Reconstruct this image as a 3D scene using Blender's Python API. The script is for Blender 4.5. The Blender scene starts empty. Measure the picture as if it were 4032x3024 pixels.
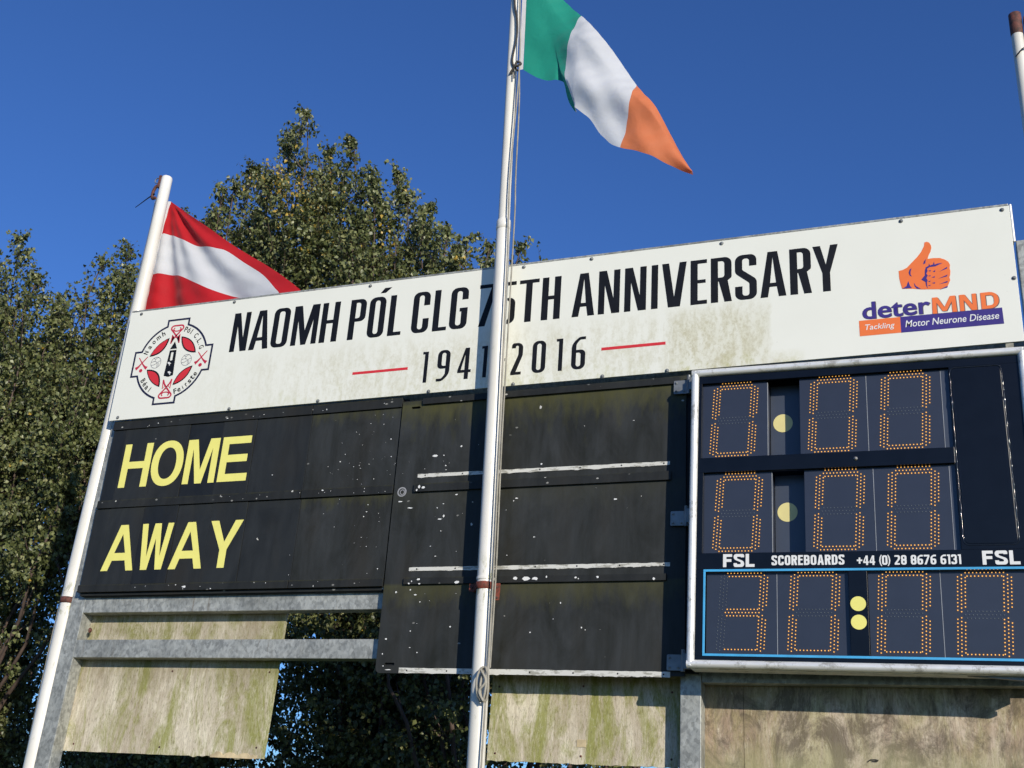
import bpy, math, random
import numpy as np
from mathutils import Vector, Matrix
from mathutils.geometry import tessellate_polygon

SC = bpy.context.scene
COL = SC.collection
R_ = math.radians
EYE = 1.6                     # camera height; heights below are measured from the eye and lifted by this

# ------------------------------------------------------------------ camera
cam_data = bpy.data.cameras.new('camera')
cam = bpy.data.objects.new('camera', cam_data)
COL.objects.link(cam)
ROT = ((0.93293163, 0.35435258, 0.06381872), (-0.08034008, 0.37765142, -0.92245589), (-0.35097586, 0.85546108, 0.38079167))
cam.matrix_world = Matrix(((ROT[0][0], -ROT[1][0], -ROT[2][0], 0), (ROT[0][1], -ROT[1][1], -ROT[2][1], -7.0),
                           (ROT[0][2], -ROT[1][2], -ROT[2][2], EYE), (0, 0, 0, 1)))
cam_data.sensor_width = 36
cam_data.lens = 4494.04 / 4032 * 36
cam_data.clip_start = .05
cam_data.clip_end = 3000
SC.camera = cam

# ------------------------------------------------------------------ sky, sun, exposure
SUN = Vector((1.05, -1.0, .49)).normalized()
elev = math.asin(SUN.z)
azim = math.atan2(SUN.x, SUN.y)
world = bpy.data.worlds.new('World')
SC.world = world
world.use_nodes = True
wn = world.node_tree.nodes
wl = world.node_tree.links
bg = wn['Background']
sky = wn.new('ShaderNodeTexSky')
sky.sky_type = 'NISHITA'
sky.sun_disc = False
sky.sun_elevation = elev
sky.sun_rotation = azim
sky.altitude = 60
sky.air_density = 1.0
sky.dust_density = .25
sky.ozone_density = 2.2
sky_blue = wn.new('ShaderNodeMix'); sky_blue.data_type = 'RGBA'; sky_blue.blend_type = 'MULTIPLY'
sky_blue.inputs[0].default_value = 1; sky_blue.inputs[7].default_value = (.46, .79, 1.42, 1)   # clear autumn sky, uniformly deeper blue
wl.new(sky.outputs[0], sky_blue.inputs[6])
wl.new(sky_blue.outputs[2], bg.inputs[0])
bg.inputs[1].default_value = .10
sun_data = bpy.data.lights.new('sun', 'SUN')
sun_data.energy = 4.6
sun_data.angle = R_(.5)
sun_data.color = (1, .925, .79)
sun = bpy.data.objects.new('sun', sun_data)
sun.rotation_euler = SUN.to_track_quat('Z', 'Y').to_euler()
sun.location = (6, -8, 12)
COL.objects.link(sun)
SC.view_settings.view_transform = 'Standard'
SC.view_settings.look = 'None'
SC.view_settings.gamma = 1
SC.view_settings.exposure = 0
SC.view_settings.use_curve_mapping = False

# ------------------------------------------------------------------ helpers
def tag(o, label=None, cat=None, group=None, kind=None):
    if label: o['label'] = label
    if cat: o['category'] = cat
    if group: o['group'] = group
    if kind: o['kind'] = kind
    return o

def thing(name, loc, label, cat, group=None, rot=(0, 0, 0)):
    o = bpy.data.objects.new(name, None)
    o.empty_display_size = .2
    o.location = (loc[0], loc[1], loc[2] + EYE)
    o.rotation_euler = rot
    COL.objects.link(o)
    o['base'] = (loc[0], loc[1], loc[2] + EYE)
    return tag(o, label, cat, group)

ABS = {}                      # world position where each object's local origin was modelled
def link(name, me, mat, parent=None, origin=None, smooth=False, bevel=0, label=None, kind=None):
    """me is modelled in place (eye heights already lifted); it is re-based on its parent's origin"""
    if isinstance(mat, (list, tuple)):
        for m in mat: me.materials.append(m)
    elif mat: me.materials.append(mat)
    o = bpy.data.objects.new(name, me)
    COL.objects.link(o)
    po = ABS.get(parent.name, Vector(parent['base']) if parent and 'base' in parent else Vector((0, 0, 0))) if parent else Vector((0, 0, 0))
    og = Vector(origin) if origin is not None else (po if parent else Vector((0, 0, 0)))
    if og.length > 0:
        me.transform(Matrix.Translation(-og))
    if parent:
        o.parent = parent
        o.location = og - po
    else:
        o.location = og
    ABS[o.name] = og
    if smooth:
        me.polygons.foreach_set('use_smooth', [True] * len(me.polygons))
    if bevel:
        b = o.modifiers.new('bevel', 'BEVEL')
        b.width = bevel; b.segments = 2; b.limit_method = 'ANGLE'; b.angle_limit = R_(35)
    if label: o['label'] = label
    if kind: o['kind'] = kind
    return o

class MB:
    def __init__(s): s.v = []; s.f = []
    def add(s, vs, fs):
        n = len(s.v)
        s.v += [(v[0], v[1], v[2] + EYE) for v in vs]
        s.f += [tuple(i + n for i in f) for f in fs]
        return s
    def box(s, x0, x1, y0, y1, z0, z1, sh=0.0, shz=0.0):
        """sh: x shift of the bottom edge (a leaning post); shz: z shift of the right end"""
        vs = [(x0 + sh, y0, z0), (x1 + sh, y0, z0 + shz), (x1 + sh, y1, z0 + shz), (x0 + sh, y1, z0), (x0, y0, z1), (x1, y0, z1 + shz), (x1, y1, z1 + shz), (x0, y1, z1)]
        return s.add(vs, [(0, 3, 2, 1), (4, 5, 6, 7), (0, 1, 5, 4), (1, 2, 6, 5), (2, 3, 7, 6), (3, 0, 4, 7)])
    def prism(s, loop, y0, y1):
        """closed loop [(x,z)] given any direction, front face at y0 (nearer the camera), back at y1"""
        L = clean(loop)
        n = len(L)
        vs = [(x, y0, z) for x, z in L] + [(x, y1, z) for x, z in L]
        tr = tessellate_polygon([[Vector((x, z, 0)) for x, z in L]])
        fs = []
        for t in tr:
            a, b, c = [L[i] for i in t]
            cr = (b[0] - a[0]) * (c[1] - a[1]) - (b[1] - a[1]) * (c[0] - a[0])
            t = tuple(t) if cr > 0 else tuple(reversed(t))
            fs.append(t); fs.append(tuple(i + n for i in reversed(t)))
        ar = sum(L[i][0] * L[(i + 1) % n][1] - L[(i + 1) % n][0] * L[i][1] for i in range(n))
        for i in range(n):
            j = (i + 1) % n
            fs.append((j, i, i + n, j + n) if ar > 0 else (i, j, j + n, i + n))
        return s.add(vs, fs)
    def flat(s, loops, y, thick=.0012):
        """print or thin lettering: outline with holes, facing the camera, its edge running back by thick"""
        loops = [clean(l) for l in loops]
        allp = [p for l in loops for p in l]
        tr = tessellate_polygon([[Vector((x, z, 0)) for x, z in l] for l in loops])
        fs = []
        for t in tr:
            a, b, c = [allp[i] for i in t]
            cr = (b[0] - a[0]) * (c[1] - a[1]) - (b[1] - a[1]) * (c[0] - a[0])
            if abs(cr) < 1e-12: continue
            fs.append(tuple(t) if cr > 0 else tuple(reversed(t)))
        n = len(allp)
        vs = [(x, y, z) for x, z in allp]
        if thick:
            vs += [(x, y + thick, z) for x, z in allp]
            k = 0
            for l in loops:
                m = len(l)
                for i in range(m):
                    fs.append((k + (i + 1) % m, k + i, k + i + n, k + (i + 1) % m + n))
                k += m
        return s.add(vs, fs)
    def tube(s, pts, rs, n=12, caps=True):
        P = [Vector(p) for p in pts]
        if not isinstance(rs, (list, tuple)): rs = [rs] * len(P)
        vs = []; fs = []
        for i, p in enumerate(P):
            d = (P[min(i + 1, len(P) - 1)] - P[max(i - 1, 0)])
            d = d.normalized() if d.length > 1e-9 else Vector((0, 0, 1))
            a = Vector((0, 1, 0)) if abs(d.y) < .9 else Vector((1, 0, 0))
            u = d.cross(a).normalized(); w = d.cross(u).normalized()
            for k in range(n):
                t = 2 * math.pi * k / n
                vs.append(p + (u * math.cos(t) + w * math.sin(t)) * rs[i])
        for i in range(len(P) - 1):
            for k in range(n):
                a, b = i * n + k, i * n + (k + 1) % n
                fs.append((a, b, b + n, a + n))
        if caps:
            m = len(vs); last = (len(P) - 1) * n
            vs += vs[:n] + vs[last:last + n]
            fs.append(tuple(reversed(range(m, m + n))))
            fs.append(tuple(range(m + n, m + 2 * n)))
        fs = [tuple(reversed(f)) for f in fs]
        return s.add(vs, fs)
    def dome(s, x, y, z, r, n=10):
        """bolt head facing the camera"""
        vs = []; fs = []
        for i, (rr, dy) in enumerate(((1.25, 0), (1.25, -.25), (.8, -.3), (.75, -.75), (.4, -1.0))):
            for k in range(n):
                t = 2 * math.pi * k / n
                vs.append((x + r * rr * math.cos(t), y + r * dy, z + r * rr * math.sin(t)))
        for i in range(4):
            for k in range(n):
                a, b = i * n + k, i * n + (k + 1) % n
                fs.append((a, b, b + n, a + n))
        fs.append(tuple(4 * n + k for k in range(n)))
        return s.add(vs, fs)
    def disc(s, x, z, r, y, n=6, r2=None):
        return s.add([(x + r * math.cos(2 * math.pi * k / n + .5), y, z + r * math.sin(2 * math.pi * k / n + .5)) for k in range(n)], [tuple(range(n))])
    def mesh(s, name):
        me = bpy.data.meshes.new(name)
        me.from_pydata([tuple(v) for v in s.v], [], s.f)
        me.update()
        return me
    def build(s, name, mat, parent=None, **k):
        return link(name, s.mesh(name), mat, parent, **k)

def clean(l):
    out = []
    for p in l:
        if not out or (abs(p[0] - out[-1][0]) + abs(p[1] - out[-1][1])) > 1e-6: out.append((p[0], p[1]))
    while len(out) > 1 and abs(out[0][0] - out[-1][0]) + abs(out[0][1] - out[-1][1]) < 1e-6: out.pop()
    return out

def rp(pts, n=6):
    """polygon with rounded corners: points (x, y[, radius])"""
    out = []
    m = len(pts)
    for i, p in enumerate(pts):
        r = p[2] if len(p) > 2 else 0
        P = Vector(p[:2])
        if r <= 0: out.append((P.x, P.y)); continue
        A = Vector(pts[i - 1][:2]) - P; B = Vector(pts[(i + 1) % m][:2]) - P
        la, lb = A.length, B.length
        a = A / la; b = B / lb
        ang = max(1e-3, min(math.pi - 1e-3, a.angle(b)))
        t = min(r / math.tan(ang / 2), la * .499, lb * .499)
        r = t * math.tan(ang / 2)
        c = P + (a + b).normalized() * (r / math.sin(ang / 2))
        s0 = P + a * t - c; s1 = P + b * t - c
        a0 = math.atan2(s0.y, s0.x); d = math.atan2(s1.y, s1.x) - a0
        while d > math.pi: d -= 2 * math.pi
        while d < -math.pi: d += 2 * math.pi
        for k in range(n + 1):
            q = a0 + d * k / n
            out.append((c.x + r * math.cos(q), c.y + r * math.sin(q)))
    return out

def smooth_curve(pts, n=8, closed=False):
    """Catmull-Rom through the points"""
    P = [Vector(p) for p in pts]
    m = len(P); out = []
    for i in range(m if closed else m - 1):
        if closed: a, b, c, d = P[i - 1], P[i], P[(i + 1) % m], P[(i + 2) % m]
        else: a, b, c, d = P[max(i - 1, 0)], P[i], P[i + 1], P[min(i + 2, m - 1)]
        for k in range(n):
            t = k / n
            out.append(.5 * ((2 * b) + (c - a) * t + (2 * a - 5 * b + 4 * c - d) * t * t + (3 * b - a - 3 * c + d) * t ** 3))
    if not closed: out.append(P[-1])
    return out

def stroke(pts, w, taper=None):
    """a flat line of width w along a 2-D path, as a closed outline"""
    P = [Vector(p[:2]) for p in pts]; L = []; Rr = []
    for i, p in enumerate(P):
        d = P[min(i + 1, len(P) - 1)] - P[max(i - 1, 0)]
        d = d.normalized() if d.length > 1e-9 else Vector((1, 0))
        nrm = Vector((-d.y, d.x))
        ww = w * (taper[i] if taper else 1) / 2
        L.append(tuple(p + nrm * ww)); Rr.append(tuple(p - nrm * ww))
    return L + Rr[::-1]

# ------------------------------------------------------------------ materials
class NT:
    def __init__(s, name, rough=.6, metal=0.0, spec=.5):
        s.m = bpy.data.materials.new(name); s.m.use_nodes = True
        s.n = s.m.node_tree.nodes; s.l = s.m.node_tree.links
        s.b = s.n['Principled BSDF']
        s.b.inputs['Roughness'].default_value = rough
        s.b.inputs['Metallic'].default_value = metal
        s.b.inputs['Specular IOR Level'].default_value = spec
        s.geo = s.n.new('ShaderNodeNewGeometry')
        s.tc = s.n.new('ShaderNodeTexCoord')
    def pos(s, scale=(1, 1, 1), src=None):
        mp = s.n.new('ShaderNodeMapping'); mp.inputs['Scale'].default_value = scale
        s.l.new(src or s.geo.outputs['Position'], mp.inputs['Vector'])
        return mp.outputs[0]
    def noise(s, scale, stretch=(1, 1, 1), detail=4, rough=.55, dist=0, src=None):
        t = s.n.new('ShaderNodeTexNoise')
        t.inputs['Scale'].default_value = scale; t.inputs['Detail'].default_value = detail
        t.inputs['Roughness'].default_value = rough; t.inputs['Distortion'].default_value = dist
        s.l.new(s.pos(stretch, src), t.inputs['Vector'])
        return t.outputs['Fac']
    def voro(s, scale, stretch=(1, 1, 1), out='Distance', rnd=1, src=None):
        t = s.n.new('ShaderNodeTexVoronoi')
        t.inputs['Scale'].default_value = scale; t.inputs['Randomness'].default_value = rnd
        s.l.new(s.pos(stretch, src), t.inputs['Vector'])
        return t.outputs[out]
    def ramp(s, fac, a, b, va=0.0, vb=1.0):
        t = s.n.new('ShaderNodeMapRange'); t.clamp = True
        s.l.new(fac, t.inputs[0])
        for i, v in enumerate((a, b, va, vb)): t.inputs[i + 1].default_value = v
        return t.outputs[0]
    def math(s, op, a, b=None, c=None):
        t = s.n.new('ShaderNodeMath'); t.operation = op
        for i, v in enumerate((a, b, c)):
            if v is None: continue
            if isinstance(v, (int, float)): t.inputs[i].default_value = v
            else: s.l.new(v, t.inputs[i])
        return t.outputs[0]
    def mul(s, *a):
        r = a[0]
        for q in a[1:]: r = s.math('MULTIPLY', r, q)
        return r
    def mix(s, fac, a, b):
        t = s.n.new('ShaderNodeMix'); t.data_type = 'RGBA'
        for sock, v in ((t.inputs[0], fac), (t.inputs[6], a), (t.inputs[7], b)):
            if isinstance(v, (int, float)): sock.default_value = v
            elif isinstance(v, tuple): sock.default_value = (*v, 1) if len(v) == 3 else v
            else: s.l.new(v, sock)
        return t.outputs[2]
    def xyz(s, which, src=None):
        t = s.n.new('ShaderNodeSeparateXYZ'); s.l.new(src or s.geo.outputs['Position'], t.inputs[0])
        return t.outputs[which]
    def color(s, c):
        if isinstance(c, tuple): s.b.inputs['Base Color'].default_value = (*c, 1)
        else: s.l.new(c, s.b.inputs['Base Color'])
        return s
    def rough(s, c): s.l.new(c, s.b.inputs['Roughness']); return s
    def bump(s, h, strength=.3, dist=.002):
        t = s.n.new('ShaderNodeBump'); t.inputs['Strength'].default_value = strength; t.inputs['Distance'].default_value = dist
        s.l.new(h, t.inputs['Height']); s.l.new(t.outputs[0], s.b.inputs['Normal'])
        return s

def plain(name, c, rough=.5, metal=0.0, var=.12, spec=.5):
    t = NT(name, rough, metal, spec)
    f = t.ramp(t.noise(9, detail=5), .3, .7)
    t.color(t.mix(f, tuple(x * (1 - var) for x in c), tuple(min(1, x * (1 + var)) for x in c)))
    return t.m

def m_banner():
    t = NT('white_banner_face', .35)
    x = t.xyz(0); z = t.xyz(2)
    fine = t.noise(30, (1, 1, .7), 9, .78)
    blot = t.noise(7, (1, 1, .45), 5, .6, 1.0)
    streak = t.noise(9, (3.2, 1, .25), 4, .6)
    low = t.ramp(z, 3.60 + EYE, 3.42 + EYE)                      # algae grows on the lower half
    # strongest between the red bar and the clean patch under the sponsor's print
    edge = t.math('ADD', x, t.mul(t.math('SUBTRACT', t.noise(14), .5), .05))
    zone = t.mul(t.ramp(edge, -1.75, -1.60), t.ramp(edge, -1.02, -1.045))
    corner = t.mul(t.ramp(z, 3.19 + EYE, 3.10 + EYE), t.ramp(edge, -1.75, -1.6), t.ramp(x, -.80, -.92))
    zone = t.math('MAXIMUM', zone, corner)
    mid = t.mul(t.ramp(x, -6.0, -4.2), t.ramp(x, -1.05, -1.3))
    cov = t.math('ADD', t.mul(mid, .55), t.mul(zone, .75))
    dens = t.math('ADD', t.mul(blot, .72), t.mul(streak, .28))
    a = t.ramp(t.math('ADD', t.mul(dens, .42), t.mul(fine, .58)), .47, .60)
    a = t.mul(a, cov, low)
    wash = t.math('ADD', t.mul(t.ramp(dens, .40, .60), cov, low, .34), t.mul(zone, low, .28))
    base = t.mix(t.ramp(t.noise(2.5), .3, .7), (.765, .762, .675), (.79, .787, .70))
    base = t.mix(wash, base, (.60, .58, .42))
    green = t.mix(t.mul(t.ramp(t.math('ADD', z, t.mul(t.noise(4), .35)), 3.42 + EYE, 3.24 + EYE), t.ramp(t.noise(6), .42, .60)), (.50, .47, .33), (.43, .43, .15))
    c = t.mix(a, base, green)
    spots = t.mul(t.ramp(t.noise(60, detail=3), .70, .74), t.ramp(z, 3.9 + EYE, 3.3 + EYE), .5)
    c = t.mix(spots, c, (.3, .29, .22))
    t.color(c)
    t.rough(t.ramp(a, 0, 1, .32, .8))
    return t.m

def m_black(name, base=(.019, .0195, .0155), blue=(.037, .040, .041), chips=.12, algae=.5, spec=.22, bands=()):
    t = NT(name, .5, 0, spec)
    st = t.noise(3.4, (1.2, 1, .55), 6, .68, .9)
    st2 = t.noise(9, (2.2, 1, .22), 4, .6)
    f = t.ramp(t.math('ADD', t.mul(st, .7), t.mul(st2, .3)), .36, .64)
    c = t.mix(f, base, blue)
    brown = t.ramp(t.noise(2.1, (1.5, 1, .5), 3), .50, .72)
    c = t.mix(t.mul(brown, .4), c, (.032, .027, .019))
    gz = t.xyz(2, t.tc.outputs['Generated'])
    top = t.math('ADD', gz, t.mul(t.math('SUBTRACT', t.noise(7, (1.5, 1, .5), 6, .7), .5), .75))
    al = t.mul(t.ramp(top, .86, 1.12), algae)
    c = t.mix(al, c, (.085, .082, .018))
    for zb__, am in bands:                       # green growth on the sheet just under each rail
        z_ = t.xyz(2)
        dd = t.math('SUBTRACT', zb__ + EYE, z_)
        rg = t.mul(t.noise(6, (1.6, 1, .6), 6, .75, .4), .42)
        al2 = t.mul(t.ramp(t.math('SUBTRACT', rg, dd), .04, .20), t.ramp(dd, -.02, 0.0), am)
        c = t.mix(al2, c, (.105, .10, .026))
    # flaked paint: sparse islands of bare white
    d = t.voro(11, (1, 1, .8))
    rag = t.mul(t.math('SUBTRACT', t.noise(75, detail=2), .5), .28)
    patchy = t.ramp(t.noise(1.6, detail=2), .42, .68)
    ccol = t.voro(11, (1, 1, .8), 'Color')
    pick = t.ramp(t.xyz(0, ccol), 1 - .34 * chips, 1 - .33 * chips)
    ch = t.mul(t.ramp(t.math('ADD', d, rag), .105, .085), pick, t.ramp(patchy, .1, .35))
    d2 = t.voro(38, (.6, 1, 1))
    pick2 = t.ramp(t.xyz(0, t.voro(38, (.6, 1, 1), 'Color')), 1 - .13 * chips, 1 - .125 * chips)
    ch2 = t.mul(t.ramp(t.math('ADD', d2, rag), .26, .20), pick2, patchy)
    ch = t.math('MAXIMUM', ch, ch2)
    c = t.mix(ch, c, (.52, .51, .47))
    t.color(c)
    t.rough(t.ramp(st, .3, .7, .42, .62))
    t.bump(t.noise(45, detail=3), .12, .002)
    return t.m

def m_stripwhite():
    t = NT('flaking_white_strip', .55)
    c = t.mix(t.ramp(t.noise(12, (1, 1, 3), 5, .7), .52, .60), (.62, .61, .56), (.33, .32, .27))
    g = t.ramp(t.math('ADD', t.xyz(2, t.tc.outputs['Generated']), t.mul(t.math('SUBTRACT', t.noise(26, detail=4), .5), .9)), .02, .10, 1, 0)
    c = t.mix(g, c, (.05, .05, .045))
    t.color(c); return t.m

def m_wood(name, warm=0.0):
    t = NT(name, .9, 0, .15)
    g = t.noise(13, (2.0, 1, .22), 8, .76, .6)
    g2 = t.noise(60, (1.5, 1, .36), 8, .84, .3)
    big = t.noise(2.0, (1.3, 1, .6), 6, .7, .8)
    c = t.mix(t.ramp(g, .35, .62), (.52 - .06 * warm, .45 - .08 * warm, .33 - .05 * warm), (.80 - .14 * warm, .73 - .17 * warm, .57 - .14 * warm))
    c = t.mix(t.ramp(big, .44, .60, 0, .6 + .2 * warm), c, (.34 + .03 * warm, .27 - .01 * warm, .185))
    gr = t.noise(2.6, (1.7, 1, .55), 7, .72, 1.0)
    mask = t.ramp(t.math('ADD', t.mul(gr, .72), t.mul(g2, .28)), .46, .57)
    c = t.mix(t.mul(mask, .80 - .45 * warm), c, (.25, .265, .045))
    c = t.mix(t.ramp(g2, .52, .64, 0, .72), c, (.15, .115, .07))
    c = t.mix(t.ramp(t.noise(48, (1.4, 1, .32), 8, .85, .4), .56, .66, 0, .7), c, (.80, .74, .59))
    top = t.math('ADD', t.xyz(2), t.mul(t.math('SUBTRACT', t.noise(9, (2.6, 1, .25), 6, .75), .5), .55))      # run-off stains below the beams, also painting in the shade under door and box
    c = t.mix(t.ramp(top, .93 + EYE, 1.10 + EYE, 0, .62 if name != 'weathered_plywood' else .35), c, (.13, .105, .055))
    if warm:                                      # black mould bloom on the right hand sheets
        mo = t.noise(4.2, (1.2, 1, .7), 8, .78, .6)
        c = t.mix(t.ramp(mo, .45, .58, 0, .8), c, (.12, .095, .07))
        c = t.mix(t.mul(t.ramp(t.math('ADD', t.xyz(2), t.mul(t.noise(4, (1, 1, .6), 5), .5)), .80 + EYE, .98 + EYE, 1, 0), .5), c, (.36, .345, .18))
    t.color(c)
    t.bump(t.math('ADD', g2, t.mul(g, .6)), .8, .005)
    return t.m

def m_galv(name='galvanised_steel', base=(.36, .365, .335)):
    t = NT(name, .5, .35, .5)
    v = t.xyz(0, t.voro(55, (1, 1, .7), 'Color'))
    sp = t.noise(16, (1, 1, .8), 6, .72, 1.0)
    k = t.math('ADD', t.mul(v, .22), t.mul(sp, .78))
    c = t.mix(t.ramp(k, .36, .60), tuple(x * .74 for x in base), tuple(x * 1.35 for x in base))
    c = t.mix(t.ramp(t.noise(1.7, detail=5, rough=.7), .46, .64, 0, .55), c, (.13, .135, .125))
    c = t.mix(t.ramp(t.noise(9, (2.4, 1, .12), 5, .7), .60, .70, 0, .55), c, (.17, .115, .06))
    t.color(c)
    t.rough(t.ramp(sp, .3, .7, .42, .62))
    return t.m

def m_pole():
    t = NT('white_pole_paint', .3)
    c = t.mix(t.ramp(t.noise(5, (1, 1, .25), 5, .65), .35, .68), (.76, .735, .68), (.66, .63, .55))
    c = t.mix(t.ramp(t.noise(26, (1, 1, .5), 5, .75), .60, .72, 0, .45), c, (.42, .40, .27))
    zz = t.ramp(t.math('ABSOLUTE', t.math('SUBTRACT', t.xyz(2), 1.62 + EYE)), .22, .02)
    c = t.mix(t.mul(t.ramp(t.noise(20, (1, 1, .5), 4, .7), .50, .60), zz, .8), c, (.20, .21, .06))
    t.color(c); return t.m

def m_rust(name='rusty_red_iron', c1=(.22, .045, .028), c2=(.10, .035, .02)):
    t = NT(name, .75)
    t.color(t.mix(t.ramp(t.noise(40, detail=5), .4, .62), c1, c2)); t.bump(t.noise(80), .4, .002)
    return t.m

def m_cloth(name, c, trans=.35):
    t = NT(name, .62, 0, .25)
    t.b.inputs['Sheen Weight'].default_value = .15
    f = t.ramp(t.noise(3, detail=4), .35, .7)
    cc = t.mix(f, tuple(x * .93 for x in c), c)
    t.color(cc)
    wv = t.noise(7, (1, 1, 1), 4, .6, .8)
    t.bump(t.math('ADD', wv, t.mul(t.noise(420, detail=1), .05)), .5, .012)
    tr = t.n.new('ShaderNodeBsdfTranslucent'); t.l.new(cc, tr.inputs[0])
    mx = t.n.new('ShaderNodeMixShader'); mx.inputs[0].default_value = trans
    t.l.new(t.b.outputs[0], mx.inputs[1]); t.l.new(tr.outputs[0], mx.inputs[2])
    t.l.new(mx.outputs[0], t.n['Material Output'].inputs[0])
    return t.m

def m_leaf():
    t = NT('birch_leaf', .42, 0, .5)
    at = t.n.new('ShaderNodeAttribute'); at.attribute_name = 'tint'
    cr = t.n.new('ShaderNodeValToRGB'); e = cr.color_ramp.elements
    e[0].position = 0; e[0].color = (.060, .078, .026, 1)
    e[1].position = .5; e[1].color = (.145, .165, .055, 1)
    for p, c in ((.85, (.26, .275, .115)), (.965, (.29, .29, .12)), (.975, (.52, .36, .06)), (1, (.62, .42, .08))):
        k = e.new(p); k.color = (*c, 1)
    t.l.new(at.outputs['Fac'], cr.inputs[0])
    t.color(cr.outputs[0])
    tr = t.n.new('ShaderNodeBsdfTranslucent'); t.l.new(cr.outputs[0], tr.inputs[0])
    mx = t.n.new('ShaderNodeMixShader'); mx.inputs[0].default_value = .28
    t.l.new(t.b.outputs[0], mx.inputs[1]); t.l.new(tr.outputs[0], mx.inputs[2])
    t.l.new(mx.outputs[0], t.n['Material Output'].inputs[0])
    return t.m

def m_emit(name, c, strength, base=(.3, .2, .05)):
    t = NT(name, .4); t.color(base)
    t.b.inputs['Emission Color'].default_value = (*c, 1); t.b.inputs['Emission Strength'].default_value = strength
    return t.m

def m_alu():
    t = NT('dull_aluminium', .38, .35, .5)
    c = t.mix(t.ramp(t.noise(6, (.3, 1, .3), 4), .35, .65), (.78, .77, .73), (.84, .835, .80))
    c = t.mix(t.ramp(t.noise(18, (.5, 1, .5), 6, .75), .52, .62, 0, .6), c, (.24, .22, .16))
    t.color(c); t.rough(t.ramp(t.noise(14), .3, .7, .30, .5))
    return t.m

M = dict(
    blackdoor=m_black('weathered_black_door_paint', bands=((3.0, .36), (2.33, .08), (1.662, .32))),
    banner=m_banner(), ink=plain('black_print', (.006, .0065, .009), .55, var=.3, spec=.25), red=plain('red_print', (.62, .028, .035), .45, var=.06),
    navy=plain('navy_print', (.012, .012, .04), .45), orange=plain('orange_print', (.80, .17, .035), .5, var=.05),
    purple=plain('purple_print', (.035, .02, .19), .5), crimson=plain('crimson_print', (.50, .018, .05), .5), grey=plain('grey_print', (.28, .28, .29), .5),
    whiteprint=plain('white_print', (.74, .74, .72), .5, var=.04), shadowprint=plain('grey_shadow_print', (.09, .08, .08), .5),
    black=m_black('weathered_black_paint'), blackrail=m_black('chipped_black_rail', (.016, .0165, .015), (.026, .028, .028), .8, .35),
    blacktile=m_black('black_letter_tile', (.017, .0185, .0185), (.026, .029, .031), .04, .05),
    blacktile2=m_black('darker_letter_tile', (.011, .0125, .0145), (.017, .020, .024), .04, .05),
    backing=plain('black_backing_board', (.006, .0065, .007), .7), yellow=plain('pale_yellow_vinyl', (.82, .76, .20), .5, var=.04),
    dot=plain('faded_yellow_vinyl', (.70, .62, .27), .5, var=.04),
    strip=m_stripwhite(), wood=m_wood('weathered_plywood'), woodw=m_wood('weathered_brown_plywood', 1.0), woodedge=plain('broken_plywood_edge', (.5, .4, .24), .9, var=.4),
    galv=m_galv(), pole=m_pole(), rust=m_rust(), darkrust=m_rust('dark_rusty_iron', (.15, .05, .035), (.06, .03, .022)),
    alu=m_alu(), steel=plain('dark_steel', (.20, .21, .21), .45, .4, .3), zinc=plain('zinc_plated_bolt', (.32, .31, .29), .4, .7, .3),
    boxface=plain('navy_black_enamel', (.0035, .005, .0085), .28, var=.2, spec=.3), module=plain('smoked_display_panel', (.030, .036, .054), .30, var=.05),
    module2=plain('darker_smoked_panel', (.052, .062, .085), .30, var=.05), seam=plain('pale_panel_seam', (.30, .31, .33), .4),
    blue=plain('light_blue_trim', (.06, .36, .66), .45, var=.12), sealant=plain('black_sealant', (.01, .011, .012), .13, var=.1, spec=.9),
    led=m_emit('lit_amber_led', (1, .50, .10), 1.15, (.5, .3, .06)), ledoff=plain('unlit_led', (.14, .155, .165), .4), halo=plain('led_red_glow', (.062, .036, .040), .5),
    rope=plain('grey_halyard_rope', (.30, .28, .23), .85, var=.25), darkrope=plain('dark_rope', (.05, .045, .04), .85),
    bark=plain('birch_bark_twig', (.085, .058, .045), .8, var=.4), leaf=m_leaf(),
    fgreen=m_cloth('green_flag_nylon', (.016, .34, .235)), fwhite=m_cloth('white_flag_nylon', (.86, .86, .87), .42), forange=m_cloth('orange_flag_nylon', (.90, .26, .105), .42),
    fred=m_cloth('red_flag_nylon', (.66, .016, .024), .40), hoist=m_cloth('white_hoist_canvas', (.74, .72, .72), .15),
)

# ------------------------------------------------------------------ ground
def m_grass():
    t = NT('mown_grass', .9, 0, .2)
    c = t.mix(t.ramp(t.noise(.35, detail=5), .35, .65), (.035, .058, .015), (.055, .078, .022))
    c = t.mix(t.ramp(t.noise(30, detail=5, rough=.7), .4, .65), c, (.10, .12, .04))
    t.color(c); t.bump(t.noise(60, detail=4), .8, .03)
    return t.m
g = MB()
N = 40
for i in range(N + 1):
    for j in range(N + 1):
        u, v = (i / N * 2 - 1), (j / N * 2 - 1)
        x = math.copysign(abs(u) ** 3, u) * 1500; y = math.copysign(abs(v) ** 3, v) * 1500
        z = .04 * math.sin(x * .7) * math.cos(y * .6) if math.hypot(x, y) > 3 else 0
        g.v.append((x, y, z - .04))
for i in range(N):
    for j in range(N):
        a = i * (N + 1) + j
        g.f.append((a, a + N + 1, a + N + 2, a + 1))
tag(g.build('ground', m_grass()), 'mown grass ground below the scoreboard', kind='structure')

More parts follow.
